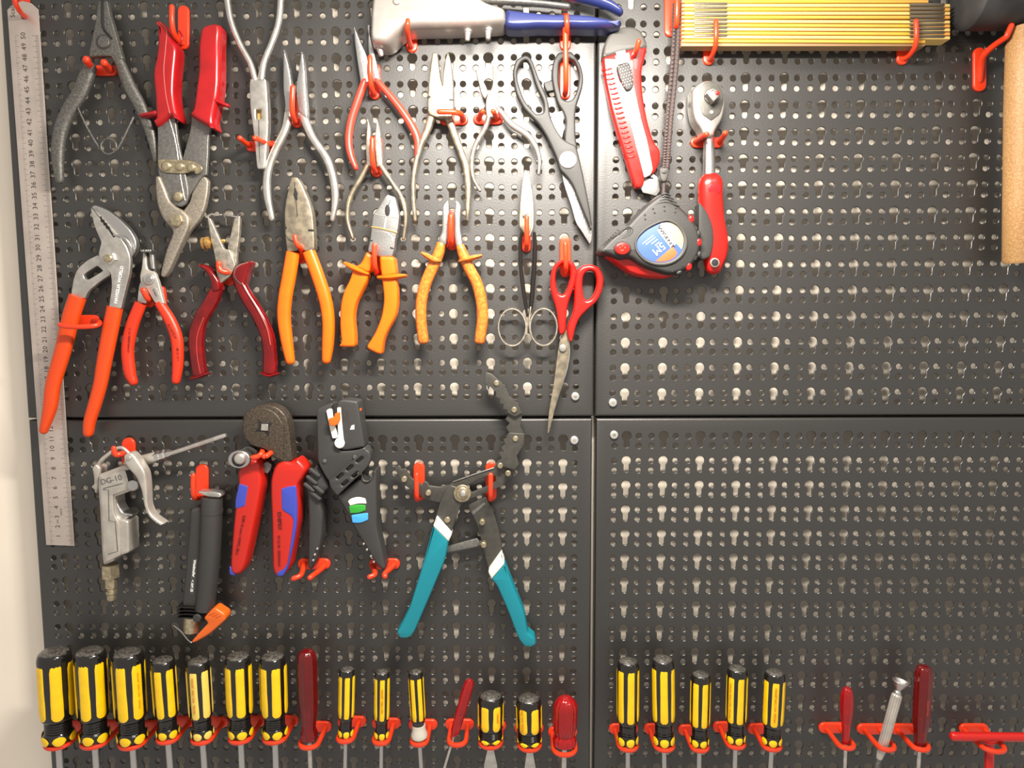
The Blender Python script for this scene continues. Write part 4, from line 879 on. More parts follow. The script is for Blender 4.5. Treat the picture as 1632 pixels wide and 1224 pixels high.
tube('barrel', k([(330, 262, 18, 16), (420, 238, 18, 18), (515, 213, 18, 18)]), 'alu', e=2.4, n=16)
a = PM(*k([(505, 216)])[0], 18); b = PM(*k([(640, 180)])[0], 18)
lathe('nozzle_nut', a, b, [(0, 5), (1, 6), (6, 6), (7, 5.2), (11, 5.6), (12, 4.2), (15, 4.4), (17, 3.6), (19, 2.6)], 'chrome', n=6, ang=20)
a = PM(*k([(620, 188)])[0], 18); b = PM(*k([(1008, 58)])[0], 20)
lathe('nozzle_tube', a, b, [(0, 2.3), ((Vector(b)-Vector(a)).length-2, 2.3), ((Vector(b)-Vector(a)).length, 1.8)], 'steel', n=14)
disc('valve_cap', *k([(352, 412)])[0], 10, 20, 32, 'chrome', bev=2, ry=9)
plate('valve_well', k([(305, 305), (345, 300), (365, 380), (330, 400)]), 29.5, 30.3, 'dark', bev=0.1)
plate('trigger', k([(290, 200), (330, 178), (362, 200), (442, 322), (452, 430), (456, 560), (492, 630), (572, 682), (545, 690), (468, 632), (433, 560), (413, 440), (378, 350), (318, 290), (292, 240)]), 26, 38, 'alu', bev=2.2)
disc('trigger_pin', *k([(325, 222)])[0], 3.6, 37.5, 39, 'steel', bev=0.6)
plate('finger_spur', k([(228, 490), (260, 560), (285, 600), (365, 612), (300, 648), (250, 640), (230, 600)]), 10, 24, 'chrome', bev=2)
a = PM(*k([(200, 955)])[0], 18); b = PM(*k([(210, 1200)])[0], 18)
lathe('hose_connector', a, b, [(0, 7), (0.5, 8.6), (13.5, 8.6), (14, 6)], 'gold', n=6, ang=20)
lathe('hose_plug', a, b, [(13, 5.4), (24, 5.4), (25, 4.0), (27, 4.0), (27.5, 5.2), (30, 5.2), (31, 4.2), (36, 4.4), (37, 3.8)], 'gold', n=24)
thing('tool_hook', 'red hook holding the loop of the silver blow gun', 'hook', (203, 715), 0)
plate('back_plate', stad(193, 698, 214, 745), 0.15, 3.2, 'hook', bev=1.2, mode='n')
tube('peg', k([(300, 200, 3, 9), (292, 190, 14, 9), (275, 190, 26, 9), (245, 196, 30, 9), (230, 180, 31, 9), (224, 150, 31, 8)]), 'hook', rd=True)

k = K(270, 730, 3.948)
thing('cable_stripping_knife', 'black cylindrical cable stripper with an orange lever at its lower end', 'cable stripper', (320, 930))
plate('flat_grip', k([(128, 322), (200, 310), (215, 400), (205, 980), (75, 960), (82, 880), (100, 680), (122, 420)]), 4, 22, 'black', bev=3)
tube('barrel', k([(268, 245, 18, 32, 21), (266, 330, 18, 33, 22), (255, 600, 18, 33, 22), (240, 800, 18, 31, 21), (222, 950, 18, 30, 20)]), 'black', n=22, cap=(0, 0))
tube('barrel_band', k([(268, 320, 18, 33.6, 22.6), (267, 345, 18, 33.6, 22.6)]), 'black', n=22, cap=(0, 0), sub=1)
plate('end_cap', k([(175, 210), (215, 213), (260, 208), (318, 222), (330, 240), (315, 252), (250, 252), (208, 235)]), 12, 24, 'steel', bev=1.5)
plate('hanging_eye', k([(172, 212), (200, 210), (215, 228), (196, 228)]), 14, 18, 'chrome', bev=0.8)
plate('sticker', k([(146, 632), (176, 630), (153, 863), (124, 860)]), 22, 22.25, 'greylt', bev=0.05, mode='n')
text('lettering', 'Weidmuller', *k([(155, 695)])[0], 4.2, -97, 22.5, 'whitew', squash=1.0, bold=0.02)
text('lettering', '< AM 25', *k([(142, 805)])[0], 4.0, -97, 22.5, 'whitew', squash=1.0, bold=0.02)
for i in range(4):
    y = 915+i*22
    tube('collar_rib', k([(78, y, 14, 4, 22), (140, y-4, 14, 4, 24), (212, y+4, 14, 4, 22)]), 'blackgloss')
disc('knurled_knob', *k([(170, 1010)])[0], 6.5, 18, 28, 'black', bev=1)
tube('steel_drum', k([(146, 990, 16, 27, 18), (143, 1045, 16, 27, 18), (141, 1085, 16, 26, 18)]), 'gold', n=20, capk=0.15)
plate('lever', k([(212, 1010), (235, 985), (262, 955), (285, 943), (350, 985), (353, 1020), (250, 1112), (158, 1165), (133, 1160), (200, 1085), (242, 1040)]), 14, 28, 'leverorange', bev=2)
for i in range(3): tube('lever_rib', k([(255+i*20, 985+i*8, 28, 2.2), (290+i*18, 968+i*10, 28, 2.2)]), 'leverorange', n=6, sub=1)
tube('blade_spring', k([(30, 1055, 12, 3), (75, 1090, 14, 3.5), (115, 1140, 16, 3.5), (138, 1160, 18, 3.5)]), 'chrome', n=8)
jhook('red hook above the black cable stripper', 321, 740, 798, (308, 758), w=8, hw=10, dep=26)

k = K(350, 630, 3.947)
thing('crimping_pliers', 'crimping pliers with red and blue handles and a round dark head', 'crimper', (420, 690))
plate('head', k([(140, 180), (150, 125), (200, 80), (262, 60), (320, 60), (385, 92), (425, 150), (437, 220), (445, 320), (458, 410), (400, 430), (345, 400), (280, 335), (220, 325), (170, 290), (145, 240)]), 6, 24, 'crimphead', bev=1.2)
plate('head_face', k([(142, 185), (165, 120), (225, 82), (290, 80), (350, 110), (395, 170), (405, 240), (398, 330), (400, 410), (345, 390), (280, 333), (222, 322), (172, 288), (147, 240)]), 23.5, 26, 'crimphead', bev=0.8)
plate('die_opening', k([(243, 148), (272, 176), (334, 170), (312, 205), (308, 258), (278, 228), (220, 228), (246, 200)]), 25.8, 26.3, 'dark', bev=0.1, mode='n')
plate('crimp_die', k([(262, 180), (304, 182), (304, 224), (258, 222)]), 26, 27.2, 'steel', bev=0.6, mode='n')
plate('lever_arm', k([(130, 345), (165, 320), (200, 322), (240, 350), (228, 372), (190, 372), (150, 368)]), 12, 20, 'greysteel', bev=1)
plate('hinge', k([(270, 430), (300, 415), (330, 440), (320, 470), (300, 495), (272, 485)]), 8, 18, 'greysteel', bev=1)
for i in range(6): ringtube('return_spring', *k([(335+i*8, 392-i*3)])[0], 1.2, 4.2, 1.2, 18+0.2*i, 'steel', n=12, t=1.2)
plate('handle', k([(105, 482), (140, 440), (180, 400), (230, 400), (258, 440), (266, 560), (237, 720), (203, 880), (158, 1080), (132, 1130), (90, 1138), (60, 1112), (60, 1040), (75, 850), (90, 700), (112, 560)]), 6, 26, 'knipred', bev=4, bevh=7, seg=5)
plate('grip_inlay', k([(122, 556), (178, 572), (160, 698), (98, 716), (98, 660)]), 24, 26.35, 'blue', bev=0.8)
plate('grip_inlay', k([(62, 1075), (85, 1100), (98, 1136), (66, 1132), (57, 1105)]), 8, 25, 'blue', bev=1)
plate('handle', k([(313, 540), (330, 470), (360, 425), (400, 408), (462, 422), (480, 398), (500, 410), (530, 440), (547, 468), (522, 520), (488, 570), (495, 700), (490, 810), (462, 960), (437, 1090), (402, 1145), (350, 1150), (325, 1100), (320, 800), (313, 620)]), 6, 26, 'knipred', bev=4, bevh=7, seg=5)
plate('grip_inlay', k([(385, 588), (430, 572), (478, 568), (487, 700), (483, 820), (458, 960), (430, 1085), (400, 1138), (358, 1142), (362, 1110), (400, 1095), (427, 1060), (462, 800), (455, 765), (388, 722)]), 23, 26.4, 'blue', bev=1.2)
disc('dial', *k([(120, 405)])[0], 18, 26, 34, 'chrome', bev=1.6, ry=14.5)
disc('dial_groove', *k([(120, 405)])[0], 11.5, 33.5, 34.6, 'ink', bev=0.3)
disc('dial_knob', *k([(120, 402)])[0], 9.8, 34, 38.5, 'steel', bev=4, bevh=3.5)
text('lettering', 'KNIPEX', *k([(376, 790)])[0], 6.2, -89, 26.5, 'textdark', squash=1.0, bold=0.02)
text('lettering', '97 53 04  GERMANY', *k([(372, 980)])[0], 4.4, -91, 26.5, 'textdark', squash=0.95)
text('lettering', '0,08-16 mm / AWG 28-5', *k([(130, 880)])[0], 5.0, -103, 26.5, 'textdark', squash=0.92)
thing('double_tool_hook', 'red double hook between the handles of the red and blue crimper', 'hook', (425, 722), 0)
plate('back_plate', stad(416, 710, 446, 728), 0.15, 3.2, 'hook', bev=1.2, mode='n')
tube('prong', k([(320, 365, 3, 10), (310, 372, 16, 9), (295, 378, 28, 8.5), (280, 386, 33, 8.5)]), 'hook', rd=True)
tube('prong', k([(352, 345, 3, 10), (340, 350, 16, 9), (318, 365, 27, 8.5), (296, 382, 33, 8.5)]), 'hook', rd=True)
tube('prong', k([(290, 350, 3, 10), (272, 345, 16, 9), (265, 365, 30, 8.5), (240, 385, 33, 8.5), (212, 392, 34, 8.5)]), 'hook', rd=True)

k = K(470, 620, 3.822)
thing('wire_stripper_gun', 'black automatic wire stripper with white, green and blue marks on its handle', 'wire stripper', (540, 700))
plate('body', k([(130, 130), (160, 108), (228, 84), (236, 110), (244, 330), (278, 377), (380, 372), (422, 352), (452, 392), (452, 430), (255, 650), (235, 600), (190, 545), (138, 450)]), 6, 26, 'black', bev=1.8)
plate('fixed_jaw', k([(250, 92), (268, 70), (300, 64), (380, 75), (387, 110), (425, 355), (300, 377), (262, 360), (240, 300), (246, 150)]), 4, 27, 'black', bev=2)
plate('jaw_gap', k([(228, 90), (252, 88), (262, 180), (270, 260), (262, 285), (245, 230)]), 26.5, 27.4, 'dark', bev=0.1, mode='n')
plate('jaw_insert', k([(190, 132), (208, 120), (226, 124), (232, 180), (262, 290), (258, 300), (228, 302), (210, 230)]), 26, 28.5, 'white', bev=0.6)
plate('jaw_insert', k([(256, 114), (278, 112), (284, 200), (300, 350), (285, 362), (262, 364), (244, 345), (244, 325), (264, 300), (258, 200)]), 26.5, 28.6, 'white', bev=0.6)
disc('adjusting_wheel', *k([(271, 330)])[0], 8.2, 28, 29.6, 'white', bev=0.8)
plate('length_stop', k([(202, 182), (238, 170), (242, 150), (270, 142), (272, 195), (250, 225), (210, 224)]), 28, 33, 'leverorange', bev=0.8)
plate('side_button', k([(380, 110), (394, 118), (396, 145), (384, 150)]), 14, 24, 'leverorange', bev=0.8)
plate('triangle_mark', k([(335, 248), (345, 222), (362, 218), (362, 246)]), 26.9, 27.3, 'white', bev=0.05, mode='n')
text('lettering', 'Weidmuller', *k([(292, 150)])[0], 3.6, -82, 27.3, 'greylt', squash=0.9)
text('lettering', 'stripax', *k([(322, 165)])[0], 5.0, -82, 27.3, 'greylt', squash=1.1)
for i in range(9):
    a, b = k([(185, 150+i*16), (200, 147+i*16)])
    tube('scale_tick', [(a[0], a[1], 26.2, 0.9, 0.4), (b[0], b[1], 26.2, 0.9, 0.4)], 'greylt', n=6, sub=1)
for x, y in ((180, 440), (363, 415)): disc('pin', *k([(x, y)])[0], 3.2, 26, 27.2, 'darksteel', bev=0.4)
slots = [(275, 530), (335, 480), (395, 430), (305, 572), (368, 522), (425, 470), (260, 605), (240, 570)]
def slot(cx, cy): 
    c, s = math.cos(math.radians(-38)), math.sin(math.radians(-38))
    return k([(cx+a*c-b*s, cy+a*s+b*c) for a, b in ((-26, -9), (20, -10), (26, 0), (20, 9), (-24, 10), (-28, 0))])
plate('ribbed_block', k([(205, 562), (430, 368), (455, 385), (462, 430), (440, 480), (258, 652), (235, 625), (215, 600)]), 22, 31, 'black', bev=1.2, holes=[slot(x, y) for x, y in slots[:5]])
plate('ribbed_block_floor', k([(210, 565), (428, 378), (455, 430), (258, 645)]), 22, 27, 'blackgloss', bev=0.3)
plate('handle', k([(250, 655), (330, 590), (400, 540), (415, 560), (450, 560), (470, 500), (495, 488), (497, 600), (500, 850), (530, 980), (553, 1090), (540, 1112), (500, 1085), (420, 950), (350, 830), (300, 730)]), 5, 24, 'black', bev=2.5, bevh=4)
ringtube('spring_clip', *k([(438, 530)])[0], 7.5, 8.5, 2, 25, 'darksteel', a0=-20, a1=200, n=14, t=1.6)
plate('colour_mark', k([(322, 685), (340, 668), (385, 657), (428, 668), (436, 700), (385, 698), (335, 712)]), 23.7, 25, 'white', bev=0.6)
plate('colour_mark', k([(328, 715), (380, 704), (430, 708), (430, 740), (390, 756), (335, 758)]), 23.7, 25, 'green', bev=0.6)
plate('colour_mark', k([(343, 770), (390, 762), (445, 756), (445, 798), (400, 818), (350, 815)]), 23.7, 25, 'sky', bev=0.6)
plate('movable_handle', k([(100, 500), (135, 452), (198, 560), (216, 600), (165, 640), (152, 700), (170, 760), (162, 920), (132, 1050), (95, 1110), (75, 1085), (80, 800), (75, 650), (60, 580), (75, 530)]), 5, 22, 'black', bev=2.5, bevh=4)
for i, (x, y) in enumerate(((118, 500), (100, 545), (85, 590), (140, 600), (122, 640))):
    tube('grip_rib', k([(x-20, y-10, 22, 7, 6), (x+28, y+28, 22.5, 7, 6)]), 'black', n=8, sub=2)
for (x, y) in ((135, 975), (120, 1010), (110, 1045), (418, 945), (438, 980), (462, 1020), (480, 1055)): disc('edge_notch', *k([(x, y)])[0], 1.9, 20, 24.2, 'steel', bev=0.5, n=8)
kp = K(350, 630, 3.947)
thing('double_tool_hook', 'red double hook under the left handle of the black wire stripper', 'hook', (500, 898), 0)
plate('back_plate', stad(474, 891, 526, 908), 0.15, 3.2, 'hook', bev=1.2, mode='n')
tube('prong', k([(180, 1078, 2, 10), (150, 1105, 16, 9), (110, 1135, 30, 8.5), (92, 1150, 34, 9)]), 'hook', rd=True)
tube('prong', [(484, 897, 2, 10), (483, 906, 16, 9), (479, 917, 30, 8.5), (468, 922, 34, 8.5)], 'hook', rd=True)
thing('double_tool_hook', 'red double hook at the pointed lower end of the black wire stripper', 'hook', (612, 900), 0)
plate('back_plate', stad(588, 891, 637, 908), 0.15, 3.2, 'hook', bev=1.2, mode='n')
tube('prong', k([(605, 1072, 2, 10), (580, 1095, 16, 9), (548, 1125, 30, 8.5), (548, 1140, 34, 9)]), 'hook', rd=True)
tube('prong', k([(470, 1075, 2, 10), (484, 1105, 16, 9), (486, 1130, 30, 8.5), (455, 1145, 34, 8.5)]), 'hook', rd=True)

k = K(610, 580, 2.66)
thing('oil_filter_pliers', 'large black oil filter pliers with teal handles and a toothed hooked jaw', 'pliers', (736, 787))
plate('chain_link', k([(437, 35), (460, 42), (500, 75), (518, 95), (535, 135), (568, 163), (592, 208), (560, 225), (525, 205), (530, 195), (508, 192), (512, 172), (494, 168), (496, 148), (478, 140), (480, 120), (455, 95), (448, 112), (440, 88), (432, 85)]), 14, 17, 'blacksteel', bev=0.5, mode='n')
plate('chain_link', k([(545, 168), (572, 165), (592, 212), (583, 262), (602, 300), (598, 338), (560, 345), (532, 318), (520, 310), (535, 290), (522, 270), (538, 252), (520, 235), (532, 215)]), 11, 14, 'blacksteel', bev=0.5, mode='n')
plate('chain_link', k([(538, 292), (600, 296), (598, 340), (568, 390), (578, 425), (560, 450), (490, 430), (485, 415), (505, 400), (492, 378), (512, 372), (500, 355), (518, 340), (512, 322), (530, 310)]), 14, 17, 'blacksteel', bev=0.5, mode='n')
plate('upper_arm', k([(487, 410), (566, 438), (548, 478), (502, 520), (430, 550), (370, 574), (300, 562), (262, 540), (298, 498), (380, 470), (440, 450), (470, 440)]), 8, 12, 'blacksteel', bev=0.6, mode='n', holes=[k([(352, 518), (400, 492), (440, 477), (478, 475), (480, 498), (440, 520), (378, 545)])])
tube('arm_edge', k([(300, 500, 12.5, 2), (380, 471, 12.5, 2), (470, 441, 12.5, 2)]), 'greysteel', n=6, sub=2)
plate('lower_jaw', k([(50, 440), (70, 430), (80, 448), (98, 443), (104, 462), (125, 488), (150, 500), (165, 515), (175, 497), (188, 502), (198, 518), (240, 522), (280, 515), (302, 505), (290, 560), (240, 588), (180, 575), (150, 552), (100, 520), (75, 490)]), 10, 14, 'blacksteel', bev=0.6, mode='n')
plate('arm', k([(360, 600), (435, 565), (442, 575), (462, 610), (492, 700), (512, 810), (450, 888), (430, 800), (400, 680)]), 8, 12, 'blacksteel', bev=0.8)
plate('arm_fold', k([(375, 628), (430, 588), (436, 596), (384, 642)]), 11.8, 12.6, 'greysteel', bev=0.3, mode='n')
plate('arm', k([(290, 515), (372, 545), (330, 600), (288, 722), (222, 655), (245, 580), (268, 530)]), 12, 16, 'blacksteel', bev=0.8)
plate('link_bar', k([(272, 775), (400, 740), (415, 757), (402, 775), (272, 800)]), 6, 9, 'greysteel', bev=0.5)
for x, y in ((482, 82), (557, 195), (563, 318), (498, 432), (531, 465), (90, 490), (192, 548), (274, 662), (421, 673), (427, 769)):
    disc('rivet', *k([(x, y)])[0], 4.7, 9, 18.2, 'gold', bev=0.8, n=14)
disc('pivot_washer', *k([(337, 550)])[0], 14, 15.5, 18, 'gold', bev=0.7)
disc('pivot_bolt', *k([(337, 550)])[0], 10, 18, 20, 'gold', bev=1.5)
disc('pivot_core', *k([(340, 552)])[0], 5.5, 19.5, 23, 'steel', bev=2)
plate('handle_band', k([(228, 648), (293, 722), (279, 755), (213, 688)]), 6, 22, 'white', bev=1.2)
plate('handle_band', k([(504, 800), (517, 848), (460, 915), (446, 880)]), 6, 22, 'white', bev=1.2)
plate('handle', k([(215, 684), (279, 750), (266, 830), (205, 975), (132, 1145), (110, 1165), (72, 1166), (57, 1140), (75, 1110), (110, 1040), (160, 880)]), 6, 22, 'teal', bev=1.8, bevh=4, seg=5)
plate('handle', k([(516, 845), (545, 920), (602, 1060), (615, 1140), (645, 1163), (652, 1190), (632, 1204), (600, 1200), (575, 1170), (530, 1050), (482, 940), (460, 914)]), 6, 22, 'teal', bev=1.8, bevh=4, seg=5)
jhook('left of the two red hooks carrying the teal oil filter pliers', 667.5, 737, 799, (664, 757), w=8, hw=9, dep=26)
jhook('right of the two red hooks carrying the teal oil filter pliers', 782.5, 737, 799, (782, 757), w=8, hw=9, dep=26)
# ------------------------------------------------------------------ bottom row: screwdrivers in ring holders
def frame_of(A, B):
    A = Vector(A); B = Vector(B); ax = (B-A).normalized(); u = ax.cross(Vector((0, 0, 1))).normalized(); return A, ax, u, ax.cross(u)
def strip(name, A, B, s0, s1, r, phi, half, m, lift=0.4, rfun=None, nj=8, ni=10):
    """a raised strip moulded along the handle; phi = turn from the front in degrees (to the right positive)"""
    A, ax, u, v = frame_of(A, B); V = []; Fc = []
    wmm = r*math.radians(half); 
    for i in range(ni+1):
        for j in range(nj+1):
            q = -1+2*j/nj; e = (1-math.sqrt(max(0, 1-min(1, abs(q)*0.97)**2)))*wmm*0.9
            s = (s0+e)+(s1-s0-2*e)*i/ni
            edge = (j in (0, nj)) or (i in (0, ni))
            rr = (rfun(s) if rfun else r)+(-0.3 if edge else lift)
            a = math.radians(-90-phi)+math.radians(half)*q
            p = A+ax*s+u*rr*math.cos(a)+v*rr*math.sin(a); V.append((p.x, p.y, p.z))
    for i in range(ni):
        for j in range(nj): Fc.append((i*(nj+1)+j, i*(nj+1)+j+1, (i+1)*(nj+1)+j+1, (i+1)*(nj+1)+j))
    return mk(name, V, Fc, m, ang=60)
def holder(label, x, y, r=11.0, w=30, hr=30):
    thing('ring_holder', label, 'tool holder', (x, y), 0, None)
    X, Y, _ = PM(x, y, hr)
    b = [(X+(p[0]-0)*1.0, Y+p[1]) for p in [(q[0], -q[1]) for q in stad(-w/2, -5.6-0.5, w/2, 5.6-0.5)]]
    V, Fc = solid([b], 0.15, 3.4, 1.2, 3); mk('back_plate', V, Fc, 'hook')
    pts = [(X-r, Y, 1.5), (X-r, Y, hr*0.5), (X-r, Y, hr-1)]
    for i in range(1, 10):
        a = math.pi-math.pi*i/10; pts.append((X+r*math.cos(a), Y, hr+r*math.sin(a)))
    pts += [(X+r, Y, hr-1), (X+r, Y, hr*0.5), (X+r, Y, 1.5)]
    V = []; Fc = []
    P = [(a, b_, c, 4.6, 4.6) for a, b_, c in pts]
    V, Fc = sweep(P, 2.4, 10, (0, 0), True); mk('ring', V, Fc, 'hook')
def screwdriver(label, t, b, D, phase, hlabel, words=None, ycol='yellow', wphi=None, shaft=6.8, dome='blackgloss', stub=False, nst=6, skip=(), blade=None, H=30, slant=0, hr=None):
    thing('screwdriver', label, 'screwdriver', b, H, 'screwdrivers in the bottom row')
    az = math.degrees(math.atan2(CAM[0]-PM(b[0], b[1], H)[0], CAM[2]-H))
    phase += az; wphi = None if wphi is None else wphi+az
    A = PM(t[0], t[1], H); B = PM(b[0], b[1], H-slant); R = D*MMPX(H)/2; L = (Vector(B)-Vector(A)).length
    e = 0.70 if stub else 0.715
    prof = [(-R*0.16, 0.4), (-R*0.14, R*.4), (-R*0.07, R*.64), (R*0.02, R*.8), (R*0.1, R*.89), (R*0.22, R*.95), (R*0.42, R)]
    prof += [(L*e*0.55, R), (L*e, R*.97), (L*(e+.03), R*.88)]
    n0, n1 = L*(e+.055), L*(0.885)
    rn = R*(0.86 if stub else 0.74)
    for i in range(9):
        s = n0+(n1-n0)*i/8; prof.append((s, rn*(1.0 if i % 2 == 0 else 1.06)))
    prof += [(L*.91, R*.86), (L*.93, R*.92), (L*.975, R*.9), (L*.995, R*.78), (L, R*.5)]
    lathe('handle', A, B, prof, 'blackgloss', n=30, flute=(lambda a: 1+0.012*math.cos(6*(a+math.radians(90+phase)))))
    lathe('cap_end', A, B, [(-R*.19, .4), (-R*.18, R*.3), (-R*.13, R*.55), (-R*.02, R*.76), (R*.05, R*.84)], 'capblack', n=26)
    for i in range(nst):
        phi = phase+i*60
        if math.cos(math.radians(phi)) < -0.55: continue
        strip('colour_strip', A, B, R*0.45, L*e, R, phi, 20.5, ycol if i not in skip else 'yellowdull')
        strip('collar_patch', A, B, L*.895, L*.995, R*.92, phi, 24, ycol, 0.3, rfun=lambda s: R*.955, ni=4)
    if words:
        Av, ax, u, v = frame_of(A, B); ph = wphi if wphi is not None else phase
        a = math.radians(-90-ph); p = Av+ax*(L*e*0.55)+(u*math.cos(a)+v*math.sin(a))*(R+1.0)
        num(words, p.x, p.y, 2.4, math.degrees(math.atan2(-ax.y, -ax.x)), p.z, 'lettering', 'textred')
        o = CUR.children[-1]
    Bv = Vector(B); ax = (Bv-Vector(A)).normalized(); E_ = Bv+ax*75
    sr = shaft/2
    if blade:
        lathe('shaft', B, E_, [(-2, sr), (8, sr), (10, sr)], 'steel', n=16)
        w0, w1 = blade; V = []; Fc = []
        for s, w_, t_ in ((9, sr*2, sr*1.6), (16, w0, sr*1.5), (26, w1, sr*1.2), (40, w1, sr*.8), (42, w1, sr*.7)):
            i = len(V)
            for a_, b_ in ((-1, -1), (1, -1), (1, 1), (-1, 1)):
                p = Bv+ax*s; V.append((p.x+a_*w_/2, p.y, p.z+b_*t_/2))
            if i: 
                for q in range(4): Fc.append((i-4+q, i-4+(q+1) % 4, i+(q+1) % 4, i+q))
        Fc += [(0, 1, 2, 3), tuple(range(len(V)-4, len(V)))]
        mk('blade', V, Fc, 'steel')
    else: lathe('shaft', B, E_, [(-2, sr), (60, sr), (66, sr*.9), (75, sr*.4)], 'chrome', n=16)
    X = b[0]
    holder(hlabel, b[0], b[1]+3.5, r=max(7.5, min(R*0.82, 11.5)), w=30, hr=H)
HL = 'red ring holder under the %s'
S = [
 ('fat yellow and black screwdriver at the far left, partly over the plaster wall', (86, 1038), (94, 1179), 53, 0, 'far left screwdriver at the board edge', None, {}),
 ('fat yellow and black screwdriver with a worn white chip, second from the left end', (143, 1037), (151.5, 1178), 49, 31, 'second screwdriver from the left, the one with a chipped strip', None, {}),
 ('fat yellow screwdriver with red print on its right strip, third from left end', (203, 1039), (211.5, 1179), 50, 29, 'third screwdriver from the left, its right strip printed', 'VESSEL  NO.7300  JAPAN', dict(wphi=29)),
 ('slimmer yellow and black screwdriver with duller left strip, right of the printed fat one', (259, 1051), (268, 1172), 38, 29, 'fourth screwdriver from the left, slimmer and unprinted', None, {}),
 ('slim pale yellow screwdriver with red print on its left strip, left half of the board', (315, 1053), (323, 1173), 38, 31, 'pale yellow screwdriver with a printed left strip', 'VESSEL  NO.7300  JAPAN', dict(ycol='yellowpale', wphi=-29)),
 ('yellow and black screwdriver facing front with one broad centre strip, below the orange lever', (379, 1045), (384, 1171), 42, 5, 'sixth screwdriver from the left, with one broad centre strip', None, {}),
 ('yellow and black screwdriver just left of the tall clear red one', (434.5, 1045), (438.5, 1171), 43, 11, 'yellow screwdriver left of the tall clear red one', None, {}),
]
for lab, t, b, D, ph, hl, words, kw in S: screwdriver(lab, t, b, D, ph, HL % hl, words, **kw)
o_ = disc
def redhandle(label, t, b, prof_px, shaft, m, hlabel, H=30, flutes=8, fdepth=0.05, words=None, hrr=8, hx=None, slant=0):
    thing('screwdriver', label, 'screwdriver', b, H, 'screwdrivers in the bottom row')
    A = PM(t[0], t[1], H); B = PM(b[0], b[1], H-slant); L = (Vector(B)-Vector(A)).length
    prof = [(s*L, d*MMPX(H)/2) for s, d in prof_px]
    lathe('handle', A, B, prof, m, n=48, flute=(lambda a: 1-fdepth+fdepth*math.cos(flutes*a)))
    lathe('shaft_tang', A, B, [(L*.62, shaft*.3), (L*.64, shaft/2), (L+1, shaft/2)], 'steel', n=14)
    Bv = Vector(B); ax = (Bv-Vector(A)).normalized()
    lathe('shaft', B, Bv+ax*75, [(0, shaft/2), (66, shaft/2), (75, shaft*.3)], 'steel', n=16)
    if words: num(words, (A[0]+B[0])/2+1.0, A[1]*.55+B[1]*.45, 2.2, math.degrees(math.atan2(-ax.y, -ax.x)), H+prof_px[4][1]*MMPX(H)/2+0.6, 'lettering', 'pink')
    hx = hx or (b[0], b[1]+2)
    holder(HL % hlabel, hx[0], hx[1], r=hrr, w=30, hr=H)
redhandle('tall clear dark red handled screwdriver in the left half of the bottom row', (489, 1042), (493.5, 1182), [(-.05, 2), (-.045, 14), (-.02, 25), (.02, 31), (.1, 33), (.5, 32), (.66, 30), (.82, 22), (.86, 24), (.9, 30), (.96, 29), (1.0, 14)], 4.8, 'reddeep', 'tall clear red screwdriver', hrr=9)
screwdriver('thin yellow and black screwdriver just right of the tall clear red one', (553, 1066), (551, 1172), 26, 3, HL % 'thin yellow screwdriver right of the tall clear red one', shaft=4.2)
screwdriver('thin yellow screwdriver with red print and a greenish lower strip', (609, 1070), (608, 1175), 25, 2, HL % 'thin printed screwdriver with greenish strip', words='NO.7300  JAPAN', shaft=4.2)
screwdriver('thin scuffed yellow screwdriver with a clouded collar, leaning slightly', (662, 1070), (668.5, 1177), 24, 28, HL % 'thin scuffed leaning yellow screwdriver', shaft=4.6)
CURS = [o for o in bpy.data.objects if o.get('label', '').startswith('thin scuffed')][-1]; CUR = CURS
A_ = PM(667, 1152, 30); B_ = PM(668.5, 1178, 30); lathe('clouded_collar', A_, B_, [(2, 6.5), (7, 6.6), (11, 8.2), (14.5, 8.0), (16, 6)], 'texturedwhite', n=20)
redhandle('small clear red screwdriver leaning strongly to the right at the top', (748, 1089), (723.5, 1172), [(-.08, 2), (-.06, 11), (0, 16.5), (.15, 17.5), (.5, 17), (.9, 15), (1, 10)], 2.8, 'redhandle', 'small leaning clear red screwdriver', hrr=8.5, hx=(729, 1180))
screwdriver('stubby yellow and black screwdriver with the word JAPAN, left of its twin', (782, 1108), (782, 1179), 42, 31, HL % 'left one of the two stubby yellow screwdrivers', words='JAPAN', wphi=31, stub=True, shaft=6, blade=(9, 13))
screwdriver('stubby yellow screwdriver with red print on its left strip, beside the stubby clear red one', (842.5, 1112), (844, 1183), 42, 31, HL % 'right one of the two stubby yellow screwdrivers', words='VESSEL NO.7300', wphi=-29, stub=True, shaft=6, blade=(8, 11))
redhandle('stubby clear red screwdriver beside the middle seam of the board', (901.5, 1118), (899.5, 1191), [(-.12, 2), (-.1, 16), (-.04, 30), (.08, 40), (.2, 41), (.55, 40), (.66, 36), (.72, 32), (.8, 40), (.92, 38), (1.0, 20)], 5.5, 'redhandle', 'stubby clear red screwdriver', flutes=12, fdepth=0.035, hrr=11)
S2 = [
 ('yellow and black screwdriver nearest the middle seam in the right half', (1001, 1053), (1000.5, 1184), 36, 18, 'right-half screwdriver nearest the middle seam', None, {}),
 ('tall yellow and black screwdriver second from the middle seam in the right half', (1056.5, 1050), (1058, 1184), 37, 5, 'second right-half screwdriver from the middle seam', None, {}),
 ('shortest yellow and black screwdriver of the five in the right half', (1117, 1074), (1114.5, 1186), 32, 31, 'shortest of the five right-half yellow screwdrivers', None, {}),
 ('yellow and black screwdriver in the right half with red print on its left strip', (1175.5, 1065), (1172, 1181), 33, 25, 'right-half screwdriver printed on its left strip', 'VESSEL NO.7300 JAPAN', dict(wphi=-33)),
 ('yellow and black screwdriver with printed centre strip, rightmost of the yellow ones', (1235, 1071), (1229.5, 1184), 34, 10, 'rightmost yellow screwdriver', 'VESSEL NO.7300 JAPAN', dict(wphi=10)),
]
